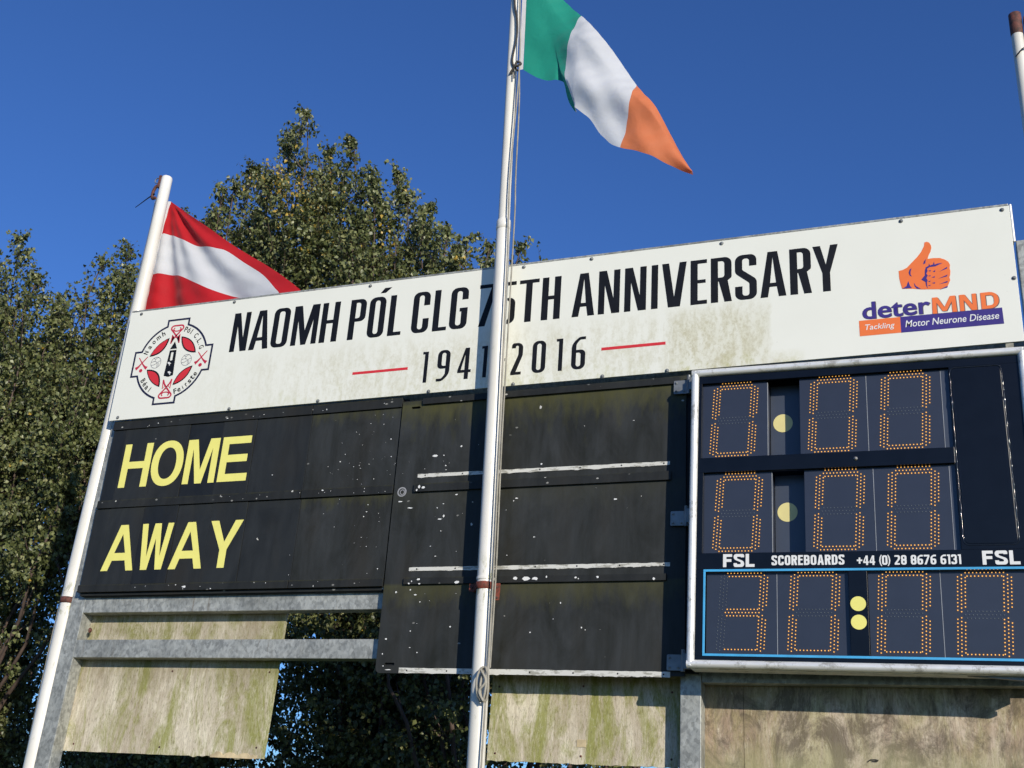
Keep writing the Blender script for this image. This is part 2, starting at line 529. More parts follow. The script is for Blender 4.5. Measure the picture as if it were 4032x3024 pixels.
# ------------------------------------------------------------------ galvanised steel frame
G0, G1 = .05, .165            # front and back of the steel sections
frame = thing('steel_frame', (-4, .1, -EYE), 'galvanised steel frame of posts and horizontal beams that carries the scoreboard', 'steel frame')
MB().box(-6.43, -6.295, G0, G1, -EYE, 4.0, sh=-.11).build('post', M['galv'], frame, bevel=.004)
MB().box(-1.642, -1.513, G0, G1, -EYE, 3.95).build('post', M['galv'], frame, bevel=.004)
MB().box(.515, .60, .0, .115, -EYE, 3.81).build('post', M['galv'], frame, bevel=.004)
for z0, z1 in ((1.178, 1.313), (1.518, 1.638)):
    MB().box(-6.36, -1.643, G0 + .002, G1 - .002, z0, z1, shz=0).build('beam', M['galv'], frame, bevel=.005)
MB().box(-1.511, .513, G0 + .01, G1, 1.045, 1.16).build('beam', M['galv'], frame, bevel=.004)
for z in (2.36, 3.1, 3.9):
    MB().box(-6.28, .513, .075, .16, z - .04, z + .04).build('beam', M['galv'], frame, bevel=.004)
# domed bolt through the left post above the lower beam, and an open hole below it
b = MB().dome(-6.275, .108, 1.395, .016)
R90 = Matrix.Translation((-6.275, .108, 1.395 + EYE)) @ Matrix.Rotation(R_(90), 4, 'Z') @ Matrix.Translation((6.275, -.108, -1.395 - EYE))
b.v = [tuple(R90 @ Vector(v)) for v in b.v]
b.v = [(v[0] - .017, v[1], v[2]) for v in b.v]
b.build('bolt', M['darkrust'], frame, smooth=True)

# ------------------------------------------------------------------ plywood sheets hung behind the frame
def jag(x0, x1, z, n, amp, seed, lo=0.0, hi=1.0):
    rnd = random.Random(seed); out = []
    for i in range(n + 1):
        t = i / n; x = x0 + (x1 - x0) * t
        a = amp * (1 if lo <= t <= hi else .12)
        out.append((x, z + a * rnd.uniform(-1, 1)))
    return out
w1 = jag(-4.613, -6.40, .508, 46, .011, 3, .05, .35)
wood1 = thing('plywood_sheet', (-5.4, .17, .5), 'weathered green stained plywood sheet behind the two steel beams, lower edge splintered', 'plywood sheet')
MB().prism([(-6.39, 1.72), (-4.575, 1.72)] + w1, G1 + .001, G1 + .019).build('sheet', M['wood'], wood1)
rnd = random.Random(5)
e = MB()
top = [(-5.05 + .38 * i / 24, .517 + .022 * abs(math.sin(i * .45)) * (1 if 2 < i < 23 else .3) + rnd.uniform(0, .008)) for i in range(25)]
e.prism(top + [(-4.67, .504), (-5.05, .504)], G1 - .005, G1 + .001)
e.build('splintered_edge', M['woodedge'], wood1)
wood2 = thing('plywood_sheet', (-2.3, .17, .55), 'mossy plywood sheet beneath the black door panel, between centre flagpole and steel column', 'plywood sheet')
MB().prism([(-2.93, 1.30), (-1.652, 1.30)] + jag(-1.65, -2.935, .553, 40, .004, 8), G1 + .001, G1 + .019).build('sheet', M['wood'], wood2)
MB().box(-2.33, -2.27, G1 - .003, G1 + .001, .655, .70).build('patch', M['woodedge'], wood2)
sm = MB()
for x, z in ((-2.88, .60), (-2.88, 1.02), (-2.30, 1.03), (-1.72, 1.00), (-2.30, .60), (-1.72, .60)): sm.dome(x, G1 + .001, z, .006, 8)
sm.build('screw_heads', M['darkrust'], wood2, kind='stuff')
sm = MB()
for x, z in ((-6.28, .56), (-5.5, .56), (-4.68, .58), (-5.5, 1.10), (-4.66, 1.10)): sm.dome(x, G1 + .001, z, .006, 8)
sm.build('screw_heads', M['darkrust'], wood1, kind='stuff')
wood3 = thing('plywood_sheet', (-1.4, .17, .1), 'narrow brown plywood strip just right of the steel column under the display box', 'plywood sheet')
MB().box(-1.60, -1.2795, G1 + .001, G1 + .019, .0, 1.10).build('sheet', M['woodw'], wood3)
wood4 = thing('plywood_sheet', (-.3, .17, .1), 'wide brown stained plywood sheet under the electronic display, right of the seam', 'plywood sheet')
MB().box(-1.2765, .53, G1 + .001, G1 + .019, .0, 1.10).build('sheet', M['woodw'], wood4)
MB().box(-1.31, -1.24, G1 + .020, G1 + .05, .0, 1.09).build('batten', M['woodedge'], wood4)
MB().tube([(-.57, G1 - .002, .625), (-.555, G1 - .006, .637), (-.53, G1 - .003, .639), (-.51, G1 - .004, .636), (-.515, G1 - .006, .630), (-.545, G1 - .003, .629)], .003, 5).build('splinter', M['darkrope'], wood4)

# ------------------------------------------------------------------ custom condensed lettering
def glyph(ch, w, h, s=.050, t=.030, r=.05):
    """loops of one capital of the tall condensed sign face, in metres"""
    ri = max(.012, r - s * .6)
    m = w / 2
    if ch == 'I': return [[[(0, 0), (w, 0), (w, h), (0, h)]]]
    if ch == 'L': return [[[(0, 0), (w, 0), (w, t), (s, t), (s, h), (0, h)]]]
    if ch == 'T': return [[[(m - s / 2, 0), (m + s / 2, 0), (m + s / 2, h - t), (w, h - t), (w, h), (0, h), (0, h - t), (m - s / 2, h - t)]]]
    if ch == 'E': return [[[(0, 0), (w, 0), (w, t), (s, t), (s, h * .47), (w * .92, h * .47), (w * .92, h * .47 + t * .9), (s, h * .47 + t * .9), (s, h - t), (w, h - t), (w, h), (0, h)]]]
    if ch == 'H': return [[[(0, 0), (s, 0), (s, h * .47), (w - s, h * .47), (w - s, 0), (w, 0), (w, h), (w - s, h), (w - s, h * .47 + t), (s, h * .47 + t), (s, h), (0, h)]]]
    if ch == 'N': return [[[(0, 0), (s * .92, 0), (s * .92, h * .66), (w - s * 1.15, 0), (w, 0), (w, h), (w - s * .92, h), (w - s * .92, h * .34), (s * 1.15, h), (0, h)]]]
    if ch == 'M': return [[[(0, 0), (s * .92, 0), (s * .92, h * .62), (m - .022, 0), (m + .022, 0), (w - s * .92, h * .62), (w - s * .92, 0), (w, 0), (w, h), (w - s * 1.35, h), (m, h * .36), (s * 1.35, h), (0, h)]]]
    if ch == 'V': return [[[(m - w * .24, 0), (m + w * .24, 0), (w, h), (w - s, h), (m, h * .22), (s, h), (0, h)]]]
    if ch == 'Y': return [[[(m - s / 2, 0), (m + s / 2, 0), (m + s / 2, h * .40), (w, h), (w - s, h), (m, h * .58), (s, h), (0, h), (m - s / 2, h * .40)]]]
    if ch == 'A':
        return [[[(0, 0), (s, 0), (s + w * .07, h * .22), (w - s - w * .07, h * .22), (w - s, 0), (w, 0), (w * .69, h), (w * .31, h)],
                 [(s + w * .095, h * .22 + t), (w - s - w * .095, h * .22 + t), (m, h * .88)]]]
    if ch in 'O0': return [[rp([(0, 0, r), (w, 0, r), (w, h, r), (0, h, r)]), rp([(s, t, ri), (w - s, t, ri), (w - s, h - t, ri), (s, h - t, ri)])]]
    if ch == 'C': return [[rp([(w, h * .66), (w, h, r), (0, h, r), (0, 0, r), (w, 0, r), (w, h * .34), (w - s, h * .34), (w - s, t, ri), (s, t, ri), (s, h - t, ri), (w - s, h - t, ri), (w - s, h * .66)])]]
    if ch == 'G': return [[rp([(w, h * .70), (w, h, r), (0, h, r), (0, 0, r), (w, 0, r), (w, h * .50), (w * .55, h * .50), (w * .55, h * .50 - t), (w - s, h * .50 - t), (w - s, t, ri), (s, t, ri), (s, h - t, ri), (w - s, h - t, ri), (w - s, h * .70)])]]
    if ch == 'P': return [[rp([(0, 0), (s, 0), (s, h * .44), (w, h * .44, r), (w, h, r), (0, h)]), rp([(s, h * .44 + t), (w - s, h * .44 + t, ri), (w - s, h - t, ri), (s, h - t)])]]
    if ch == 'R': return [[rp([(0, 0), (s, 0), (s, h * .46), (s * 1.1, h * .46), (w - s, 0), (w, 0), (w - s * .55, h * .47), (w, h * .53, r * .5), (w, h, r), (0, h)]), rp([(s, h * .46 + t), (w - s, h * .46 + t, ri), (w - s, h - t, ri), (s, h - t)])]]
    if ch == 'S': return [[rp([(w, h * .74), (w, h, r), (0, h, r), (0, h * .60, r), (w - s, h * .36, ri), (w - s, t, ri), (s, t, ri), (s, h * .30), (0, h * .30), (0, 0, r), (w, 0, r), (w, h * .43, r), (s, h * .66, ri), (s, h - t, ri), (w - s, h - t, ri), (w - s, h * .74)])]]
    if ch == '7': return [[[(w * .05, 0), (w * .05 + s * 1.05, 0), (w, h - t), (w, h), (0, h), (0, h - t), (w - s * .85, h - t)]]]
    if ch == '5': return [[rp([(w, h), (0, h), (0, h * .50), (s, h * .56), (w - s, h * .56, ri), (w - s, t, ri), (s, t, ri), (s, h * .2), (0, h * .2), (0, 0, r), (w, 0, r), (w, h * .60, r), (s, h * .62), (s, h - t), (w, h - t)])]]
    if ch == '1': return [[[(w * .38, 0), (w, 0), (w, h), (0, h), (0, h - t * .9), (w * .38, h - t * .9)]]]
    if ch == '9': return [[rp([(0, 0), (w * .45, 0, r), (w, h * .2, r * 2), (w, h, r), (0, h, r), (0, h * .40, r), (w - s, h * .40), (w - s, h * .22, r), (w * .4, t, ri), (0, t)]), rp([(s, h * .40 + t, ri), (w - s, h * .40 + t), (w - s, h - t, ri), (s, h - t, ri)])]]
    if ch == '6': return [[rp([(w, h), (w * .55, h, r), (0, h * .8, r * 2), (0, 0, r), (w, 0, r), (w, h * .60, r), (s, h * .60), (s, h * .78, r), (w * .6, h - t, ri), (w, h - t)]), rp([(s, t, ri), (w - s, t, ri), (w - s, h * .60 - t, ri), (s, h * .60 - t)])]]
    if ch == '4': return [[[(w * .52, 0), (w * .52 + s * .95, 0), (w * .52 + s * .95, h * .21), (w, h * .21), (w, h * .21 + t), (w * .52 + s * .95, h * .21 + t), (w * .52 + s * .95, h), (w * .50, h), (0, h * .21 + t), (0, h * .21), (w * .52, h * .21)],
                         [(s * .75, h * .21 + t), (w * .52, h * .21 + t), (w * .52, h * .80)]]]
    if ch == 'D': return [[rp([(0, 0), (w, 0, r * 1.3), (w, h, r * 1.3), (0, h)]), rp([(s, t), (w - s, t, ri), (w - s, h - t, ri), (s, h - t)])]]
    if ch == 'F': return [[[(0, 0), (s, 0), (s, h * .40), (w * .92, h * .40), (w * .92, h * .40 + t), (s, h * .40 + t), (s, h - t), (w, h - t), (w, h), (0, h)]]]
    if ch == 'B': return [[rp([(0, 0), (w, 0, r), (w, h * .48, r * .6), (w * .93, h * .52), (w * .97, h * .56, r * .5), (w * .97, h, r), (0, h)]), rp([(s, t), (w - s, t, ri), (w - s, h * .5 - t / 2, ri), (s, h * .5 - t / 2)]), rp([(s, h * .5 + t / 2), (w - s, h * .5 + t / 2, ri), (w - s, h - t, ri), (s, h - t)])]]
    if ch == '8': return [[rp([(0, 0, r), (w, 0, r), (w, h * .5, r * .7), (w * .92, h * .53), (w, h * .58, r * .5), (w, h, r), (0, h, r), (0, h * .58, r * .5), (w * .08, h * .53), (0, h * .5, r * .7)]), rp([(s, t, ri), (w - s, t, ri), (w - s, h * .5 - t / 2, ri), (s, h * .5 - t / 2, ri)]), rp([(s, h * .5 + t / 2, ri), (w - s, h * .5 + t / 2, ri), (w - s, h - t, ri), (s, h - t, ri)])]]
    if ch == '3': return [[rp([(0, h * .26), (0, 0, r), (w, 0, r), (w, h * .48, r * .6), (w * .9, h * .52), (w, h * .57, r * .5), (w, h, r), (0, h, r), (0, h * .74), (s, h * .74), (s, h - t, ri), (w - s, h - t, ri), (w - s, h * .5 + t / 2, ri), (w * .4, h * .5 + t / 2), (w * .4, h * .5 - t / 2), (w - s, h * .5 - t / 2, ri), (w - s, t, ri), (s, t, ri), (s, h * .26)])]]
    if ch == '+': return [[[(w / 2 - t / 2, h * .15), (w / 2 + t / 2, h * .15), (w / 2 + t / 2, h * .42), (w, h * .42), (w, h * .42 + t), (w / 2 + t / 2, h * .42 + t), (w / 2 + t / 2, h * .80), (w / 2 - t / 2, h * .80), (w / 2 - t / 2, h * .42 + t), (0, h * .42 + t), (0, h * .42), (w / 2 - t / 2, h * .42)]]]
    if ch == '(': return [[[(w, -h * .12), (w * .35, h * .12), (0, h * .45), (w * .35, h * .82), (w, h * 1.05), (w * 1.5, h * 1.05), (w * .95, h * .80), (w * .72, h * .45), (w * .95, h * .13), (w * 1.5, -h * .12)]]]
    if ch == ')': return [[[(w - x_, z_) for x_, z_ in [(w, -h * .12), (w * .35, h * .12), (0, h * .45), (w * .35, h * .82), (w, h * 1.05), (w * 1.5, h * 1.05), (w * .95, h * .80), (w * .72, h * .45), (w * .95, h * .13), (w * 1.5, -h * .12)]]]]
    if ch == '2': return [[rp([(0, 0), (w * .92, 0), (w * .92, t), (s * 1.15, t), (w, h * .60, r * 2), (w, h, r), (0, h, r), (0, h * .84), (s * .9, h * .84), (s * .9, h - t, ri * .8), (w - s, h - t, ri), (w - s, h * .62, r * 1.5), (0, t * .9)])]]
    return []

# ------------------------------------------------------------------ the white banner sign
YB = -.034
def zt(x): return 4.069 - .0027 * (x + 6.41)
def zb(x): return 3.081 + .0020 * (x + 6.41)
sign = thing('banner_sign', (-3, YB, 3.08), 'long white banner sign with black anniversary lettering, club crest and orange thumb logo', 'sign')
MB().prism([(-6.41, zb(-6.41)), (.495, zb(.495)), (.495, zt(.495)), (-6.41, zt(-6.41))], YB, YB + .012).build('panel', M['banner'], sign, bevel=.001)
MB().box(-6.38, .47, YB + .013, YB + .05, 4.02, 4.073, shz=-.018).build('back_rail', M['galv'], sign, bevel=.002)
MB().box(-6.405, .492, YB - .001, YB + .045, 4.0705, 4.085, shz=-.0186).build('top_strip', M['galv'], sign, bevel=.002)
MB().tube([(.503, YB + .01, 3.79), (.503, YB + .01, 4.06)], .010, 8).build('edge_tube', M['alu'], sign, smooth=True)
MB().box(-6.38, .47, YB + .013, YB + .03, 3.10, 3.15).build('back_rail', M['galv'], sign)
bolt_me = None
def bolts(pts, y, r, mat, parent, name='bolt'):
    proto = MB().dome(0, 0, 0, r); proto.v = [(a, b_, c - EYE) for a, b_, c in proto.v]
    me = proto.mesh(name); me.materials.append(mat)
    po = Vector(parent['base']) if 'base' in parent else ABS[parent.name]
    for x, z in pts:
        o = bpy.data.objects.new(name, me); COL.objects.link(o); o.parent = parent
        o.location = Vector((x, y, z + EYE)) - po
bolts([(-6.30, 4.045), (-5.368, 4.049), (-4.111, 4.042), (-2.827, 4.040), (-2.301, 4.038), (-1.353, 4.033), (-.163, 4.034), (.453, 4.025), (.477, 3.528),
       (-6.323, 3.104), (-5.243, 3.096), (-4.443, 3.098), (-3.514, 3.098), (-2.849, 3.098), (-2.187, 3.099), (-1.73, 3.10)], YB, .0115, M['steel'], sign)

def words(txt, spans, z0, h, parent, y=YB - .0012, mat='ink', name='lettering', s=.050, t=.030, r=.05, tilt=0.0):
    mb = MB()
    for ch, (a, b_) in zip(txt, spans):
        for loops in glyph(ch, b_ - a, h, s, t, r):
            zz = z0(a) if callable(z0) else z0
            mb.flat([[(p[0] + a, p[1] + zz) for p in l] for l in loops], y, .0011)
    return mb.build(name, M[mat], parent)
ZL = lambda x: 3.594 - .0044 * (x + 5.34)
words('NAOMH', [(-5.339, -5.181), (-5.158, -4.978), (-4.956, -4.805), (-4.769, -4.539), (-4.512, -4.356)], ZL, .346, sign)
words('POL', [(-4.261, -4.121), (-4.093, -3.951), (-3.914, -3.801)], ZL, .346, sign)
MB().flat([[(-4.012, 3.965), (-3.975, 4.008), (-3.915, 4.008), (-3.965, 3.965)]], YB - .0012).build('lettering', M['ink'], sign)
words('CLG', [(-3.715, -3.573), (-3.537, -3.422), (-3.400, -3.257)], ZL, .346, sign)
words('75TH', [(-3.168, -3.030), (-3.012, -2.876), (-2.849, -2.695), (-2.669, -2.525)], ZL, .346, sign)
words('ANNIVERSARY', [(-2.434, -2.265), (-2.238, -2.080), (-2.045, -1.887), (-1.850, -1.803), (-1.775, -1.599), (-1.571, -1.456), (-1.429, -1.285),
                      (-1.262, -1.115), (-1.092, -.920), (-.893, -.753), (-.739, -.573)], ZL, .346, sign)
words('1941', [(-3.588, -3.542), (-3.463, -3.362), (-3.296, -3.190), (-3.112, -3.066)], 3.172, .250, sign, s=.034, t=.022, r=.042)
words('2016', [(-2.877, -2.790), (-2.716, -2.614), (-2.535, -2.487), (-2.420, -2.318)], 3.170, .250, sign, s=.034, t=.022, r=.042)
MB().box(-2.985, -2.925, YB - .0012, YB, 3.285, 3.310).build('printed_dash', M['ink'], sign)
MB().box(-4.172, -3.706, YB - .0012, YB, 3.290, 3.311).build('red_bar', M['red'], sign)
MB().box(-2.201, -1.743, YB - .0012, YB, 3.297, 3.319).build('red_bar', M['red'], sign)

# ---- text in the built-in face, fitted to a measured box
def text_mesh(body, x0, x1, z0, z1, y, bold=0.0, shear=0.0, thick=.0008, rot=0.0, cap=None):
    cu = bpy.data.curves.new('text', 'FONT'); cu.body = body; cu.offset = bold; cu.shear = shear; cu.resolution_u = 4
    ob = bpy.data.objects.new('text', cu); COL.objects.link(ob)
    dg = bpy.context.evaluated_depsgraph_get()
    me = bpy.data.meshes.new_from_object(ob.evaluated_get(dg))
    bpy.data.objects.remove(ob); bpy.data.curves.remove(cu)
    co = np.zeros(len(me.vertices) * 3); me.vertices.foreach_get('co', co); co = co.reshape(-1, 3)
    lo, hi = co.min(0), co.max(0)
    if cap: lo[1], hi[1] = cap
    P = np.zeros_like(co)
    P[:, 0] = x0 + (co[:, 0] - lo[0]) / (hi[0] - lo[0]) * (x1 - x0)
    P[:, 2] = z0 + (co[:, 1] - lo[1]) / (hi[1] - lo[1]) * (z1 - z0) + EYE
    if rot:
        cx, cz = (x0 + x1) / 2, (z0 + z1) / 2 + EYE
        dx, dz = P[:, 0] - cx, P[:, 2] - cz
        P[:, 0] = cx + dx * math.cos(rot) - dz * math.sin(rot); P[:, 2] = cz + dx * math.sin(rot) + dz * math.cos(rot)
    P[:, 1] = y
    me.vertices.foreach_set('co', P.ravel())
    me.update(); me.materials.clear()
    return me
def text(body, x0, x1, z0, z1, y, mat, parent, name='lettering', **k):
    return link(name, text_mesh(body, x0, x1, z0, z1, y, **k), M[mat], parent)

# ---- sponsor logo
LG = YB - .0012
MB().flat([[(-.465, 3.225), (-.212, 3.225), (-.212, 3.335), (-.465, 3.335)]], LG).build('orange_box', M['orange'], sign)
MB().flat([[(-.212, 3.224), (.392, 3.222), (.390, 3.333), (-.212, 3.335)]], LG).build('purple_box', M['purple'], sign)
text('deter', -.436, -.022, 3.337, 3.462, LG - .0006, 'shadowprint', sign, bold=.016)
text('deter', -.441, -.027, 3.339, 3.464, LG - .0014, 'purple', sign, bold=.016)
for ch, a, b_ in (('M', -.016, .130), ('N', .148, .248), ('D', .273, .376)):
    w_, h_, s_ = b_ - a, .114, .028
    if ch == 'M': L = [[(0, 0), (s_, 0), (s_, h_ * .66), (w_ / 2 - .012, .012), (w_ / 2 + .012, .012), (w_ - s_, h_ * .66), (w_ - s_, 0), (w_, 0), (w_ - .004, h_), (w_ - .036, h_), (w_ / 2, h_ * .34), (.036, h_), (.004, h_)]]
    elif ch == 'N': L = [[(0, 0), (s_ * .9, 0), (s_ * .9, h_ * .66), (w_ - s_ * 1.15, 0), (w_, 0), (w_, h_), (w_ - s_ * .9, h_), (w_ - s_ * .9, h_ * .34), (s_ * 1.15, h_), (0, h_)]]
    else: L = [rp([(0, 0), (w_, 0, .052), (w_, h_, .052), (0, h_)]), rp([(s_, .022), (w_ - s_, .022, .032), (w_ - s_, h_ - .022, .032), (s_, h_ - .022)])]
    for dx, dy, yy, mt in ((.005, -.003, LG - .0002, 'shadowprint'), (0, 0, LG - .0014, 'orange')):
        MB().flat([[(q[0] + a + dx, q[1] + 3.334 + dy) for q in l] for l in L], yy, .0004).build('lettering', M[mt], sign)
text('Tackling', -.430, -.248, 3.252, 3.303, LG - .0012, 'whiteprint', sign, bold=.006, shear=.2)
text('Motor Neurone Disease', -.184, .368, 3.258, 3.305, LG - .0012, 'whiteprint', sign, bold=.006, shear=.2)
HAND=[(-0.200,3.666),(-0.177,3.670),(-0.148,3.683),(-0.117,3.716),(-0.081,3.752),(-0.053,3.789),(-0.034,3.827),(-0.029,3.854),(-0.015,3.857),(-0.001,3.850),(0.009,3.828),(0.010,3.807),(0.003,3.781),(-0.010,3.756),(-0.018,3.731),(0.019,3.732),(0.057,3.727),(0.084,3.713),(0.105,3.693),(0.113,3.669),(0.109,3.646),(0.112,3.626),(0.109,3.600),(0.103,3.581),(0.106,3.560),(0.095,3.535),(0.085,3.514),(0.041,3.503),(-0.020,3.510),(-0.069,3.515),(-0.119,3.526),(-0.187,3.534),(-0.194,3.572),(-0.200,3.613)]
HAND_MARKS=[[(-0.120,3.675),(-0.132,3.668),(-0.140,3.645),(-0.135,3.624),(-0.122,3.615),(-0.129,3.630),(-0.128,3.650)],[(-0.029,3.732),(-0.041,3.716),(-0.049,3.694),(-0.034,3.700)],[(0.071,3.690),(0.040,3.689),(0.021,3.684),(0.018,3.705),(0.012,3.686),(-0.007,3.681),(-0.012,3.696),(-0.016,3.679),(-0.033,3.671),(-0.041,3.646),(-0.043,3.613),(-0.067,3.586),(-0.043,3.566),(-0.040,3.539),(-0.033,3.518),(-0.034,3.558),(-0.029,3.577),(-0.035,3.591),(-0.026,3.610),(-0.033,3.625),(-0.024,3.643),(-0.026,3.660),(-0.008,3.670),(0.025,3.670)],[(0.047,3.630),(0.096,3.658),(0.093,3.645)],[(0.038,3.580),(0.093,3.602),(0.088,3.589)],[(0.038,3.539),(0.091,3.557),(0.088,3.546)],[(0.040,3.501),(0.089,3.522),(0.085,3.510)],[(-0.187,3.534),(-0.159,3.550),(-0.146,3.585),(-0.137,3.548),(-0.127,3.533)],[(-0.113,3.569),(-0.101,3.543),(-0.074,3.520),(-0.097,3.523),(-0.109,3.541)],[(-0.021,3.643),(-0.003,3.647),(-0.008,3.637)],[(0.006,3.633),(0.022,3.645),(0.020,3.630)],[(-0.024,3.607),(-0.008,3.611),(-0.010,3.602)],[(-0.003,3.594),(0.017,3.601),(0.014,3.589)],[(-0.027,3.567),(-0.012,3.572),(-0.015,3.562)],[(-0.005,3.553),(0.015,3.557),(0.012,3.546)],[(-0.030,3.538),(-0.013,3.541),(-0.016,3.533)]]

hand = MB().flat([HAND], LG).build('thumb_emblem', M['orange'], sign)
mk = MB()
for l in HAND_MARKS: mk.flat([l], LG - .001)
mk.build('emblem_lines', M['purple'], sign)

# ---- club crest
cx, cz = -5.893, 3.571
crest_parts = dict(navy=MB(), red=MB(), ink=MB(), crimson=MB(), grey=MB(), white=MB())
ro, az_, ax_ = .345, .385, .390
def crest_outline(k):
    """cross and ring outline, shrunk by k"""
    r = ro - k; hw = .118 - k; hx = .112 - k; tx = ax_ - k; tz = az_ - k
    # rotate slightly as the print is skewed: keep upright
    pts = []
    def arc(a0, a1, n=14):
        for i in range(n + 1):
            a = a0 + (a1 - a0) * i / n
            pts.append((cx + r * math.cos(a), cz + r * math.sin(a)))
    # the arms are wider at the corners than the ring
    a1 = math.asin(hw / r); a2 = math.acos(hx / r)
    for q in range(4):
        c, s_ = math.cos(q * math.pi / 2), math.sin(q * math.pi / 2)
        e1, e2 = (tx, hw) if q % 2 == 0 else (tz, hx)
        al = math.asin(e2 / r)
        nxt = math.asin((hx if q % 2 == 0 else hw) / r)
        for px, pz in ((e1, -e2), (e1, e2)):
            pts.append((cx + px * c - pz * s_, cz + px * s_ + pz * c))
        arc(q * math.pi / 2 + al, (q + 1) * math.pi / 2 - nxt)
    return pts
crest_parts['navy'].flat([crest_outline(0), crest_outline(.0165)], LG)
def petal(a, b_, bow1, bow2):
    A = Vector(a); B = Vector(b_); d = B - A; n_ = Vector((-d.y, d.x)).normalized()
    def side(bow): return [tuple(A + d * t + n_ * bow * math.sin(math.pi * t) ** .85) for t in [i / 12 for i in range(13)]]
    return side(bow1)[:-1] + side(bow2)[::-1][:-1]
for a, b_, k1, k2 in (((-5.955, 3.786), (-6.125, 3.630), -.028, .052), ((-5.836, 3.787), (-5.664, 3.625), -.052, .028 + .012),
                      ((-6.126, 3.513), (-5.965, 3.345), -.030, .060), ((-5.671, 3.510), (-5.836, 3.350), -.040, .040)):
    pt = MB().flat([petal(a, b_, k1, k2)], LG).build('crest_petal', M['ink'], sign)
    A, B = Vector(a), Vector(b_); c_ = (A + B) / 2
    inner = petal(tuple(c_ + (A - c_) * .84), tuple(c_ + (B - c_) * .84), k1 * .76, k2 * .76)
    MB().flat([inner], LG - .0012).build('petal_filling', M['red'], pt)
# round tower
crest_parts['ink'].flat([[(-5.930, 3.680), (-5.861, 3.680), (-5.893, 3.748)]], LG)
crest_parts['ink'].flat([rp([(-5.928, 3.668), (-5.862, 3.668), (-5.850, 3.440, .004), (-5.895, 3.428, .02), (-5.942, 3.442, .004)]),
                         rp([(-5.910, 3.650, .006), (-5.886, 3.650, .006), (-5.885, 3.575, .006), (-5.909, 3.575, .006)])], LG)
for ox, oz in ((0, 0), (.02, -.085)):
    MB().flat([[(-5.928 + ox, 3.562 + oz), (-5.905 + ox, 3.562 + oz), (-5.905 + ox, 3.553 + oz), (-5.893 + ox, 3.553 + oz), (-5.893 + ox, 3.545 + oz), (-5.900 + ox, 3.545 + oz), (-5.900 + ox, 3.530 + oz), (-5.908 + ox, 3.530 + oz), (-5.908 + ox, 3.545 + oz), (-5.920 + ox, 3.545 + oz)]], LG - .001).build('tower_mark', M['whiteprint'], sign)
def ring(mb, x, z, r, w, y=LG, n=22):
    mb.flat([[(x + r * math.cos(2 * math.pi * i / n), z + r * math.sin(2 * math.pi * i / n)) for i in range(n)],
             [(x + (r - w) * math.cos(2 * math.pi * i / n), z + (r - w) * math.sin(2 * math.pi * i / n)) for i in range(n)]], y)
for bx, bz in ((-6.047, 3.570), (-5.744, 3.566)):
    gm = MB()
    ring(gm, bx, bz, .052, .0045)
    for pts in ([(-.048, .005), (-.01, .012), (.012, -.004), (.018, -.048)], [(-.01, .012), (-.006, .032), (.020, .047)], [(.012, -.004), (.032, .010), (.05, .01)],
                [(-.030, .040), (-.006, .032)], [(-.046, -.022), (-.014, -.018), (.012, -.004)], [(.026, -.002), (.030, -.040)]):
        gm.flat([stroke([(bx + p[0], bz + p[1]) for p in smooth_curve([(q[0], q[1], 0) for q in pts], 4)], .0046)], LG)
    gm.build('crest_football', M['grey'], sign)
for sx, sz in ((-6.187, 3.573), (-5.598, 3.571)):
    cm = MB()
    cm.flat([stroke([(sx - .040, sz + .056), (sx + .012, sz - .010), (sx + .036, sz - .034), (sx + .056, sz - .045)], .014, [.5, .8, 1.3, 2.2])], LG)
    cm.flat([stroke([(sx + .047, sz + .059), (sx - .012, sz - .006), (sx - .034, sz - .030), (sx - .056, sz - .044)], .014, [.5, .8, 1.3, 2.2])], LG - .0004)
    cm.flat([[(sx + .017 * math.cos(i * .6283), sz - .063 + .016 * math.sin(i * .6283)) for i in range(10)]], LG)
    cm.build('crest_hurleys', M['crimson'], sign)
for kz, sg in ((3.571, 1), (3.565, -1)):
    cm = MB()
    def K(x, z): return (cx + x, kz + sg * z)
    top = smooth_curve([(.0, .237, 0), (-.046, .262, 0), (-.066, .290, 0), (-.052, .316, 0), (-.022, .322, 0), (0, .318, 0), (.022, .322, 0), (.052, .316, 0), (.066, .290, 0), (.046, .262, 0), (0, .237, 0)], 4)
    cm.flat([stroke([K(p[0], p[1]) for p in smooth_curve([(.042, .160, 0), (.020, .205, 0), (-.030, .262, 0), (-.060, .296, 0), (-.046, .320, 0), (0, .322, 0), (.046, .320, 0), (.060, .296, 0), (.030, .262, 0), (-.020, .205, 0), (-.042, .160, 0)], 5)], .0135)], LG)
    cm.flat([stroke([K(p[0], p[1]) for p in smooth_curve([(-.026, .303, 0), (-.036, .288, 0), (-.018, .273, 0), (.018, .273, 0), (.036, .288, 0), (.026, .303, 0)], 5)], .010)], LG)
    for m_ in (-1, 1):
        cm.flat([stroke([K(m_ * .042, .160), K(m_ * .037, .240), K(m_ * .010, .205)], .009)], LG - .0004)
    cm.build('crest_knot', M['crimson'], sign)
mm = dict(navy='navy', red='red', ink='ink', crimson='crimson', grey='grey', white='whiteprint')
nm = dict(navy='crest_outline', red='crest_petals', ink='crest_tower', crimson='crest_knots', grey='crest_footballs', white='crest_tower_marks')
for k, mb in crest_parts.items():
    if mb.v: mb.build(nm[k], M[mm[k]], sign)
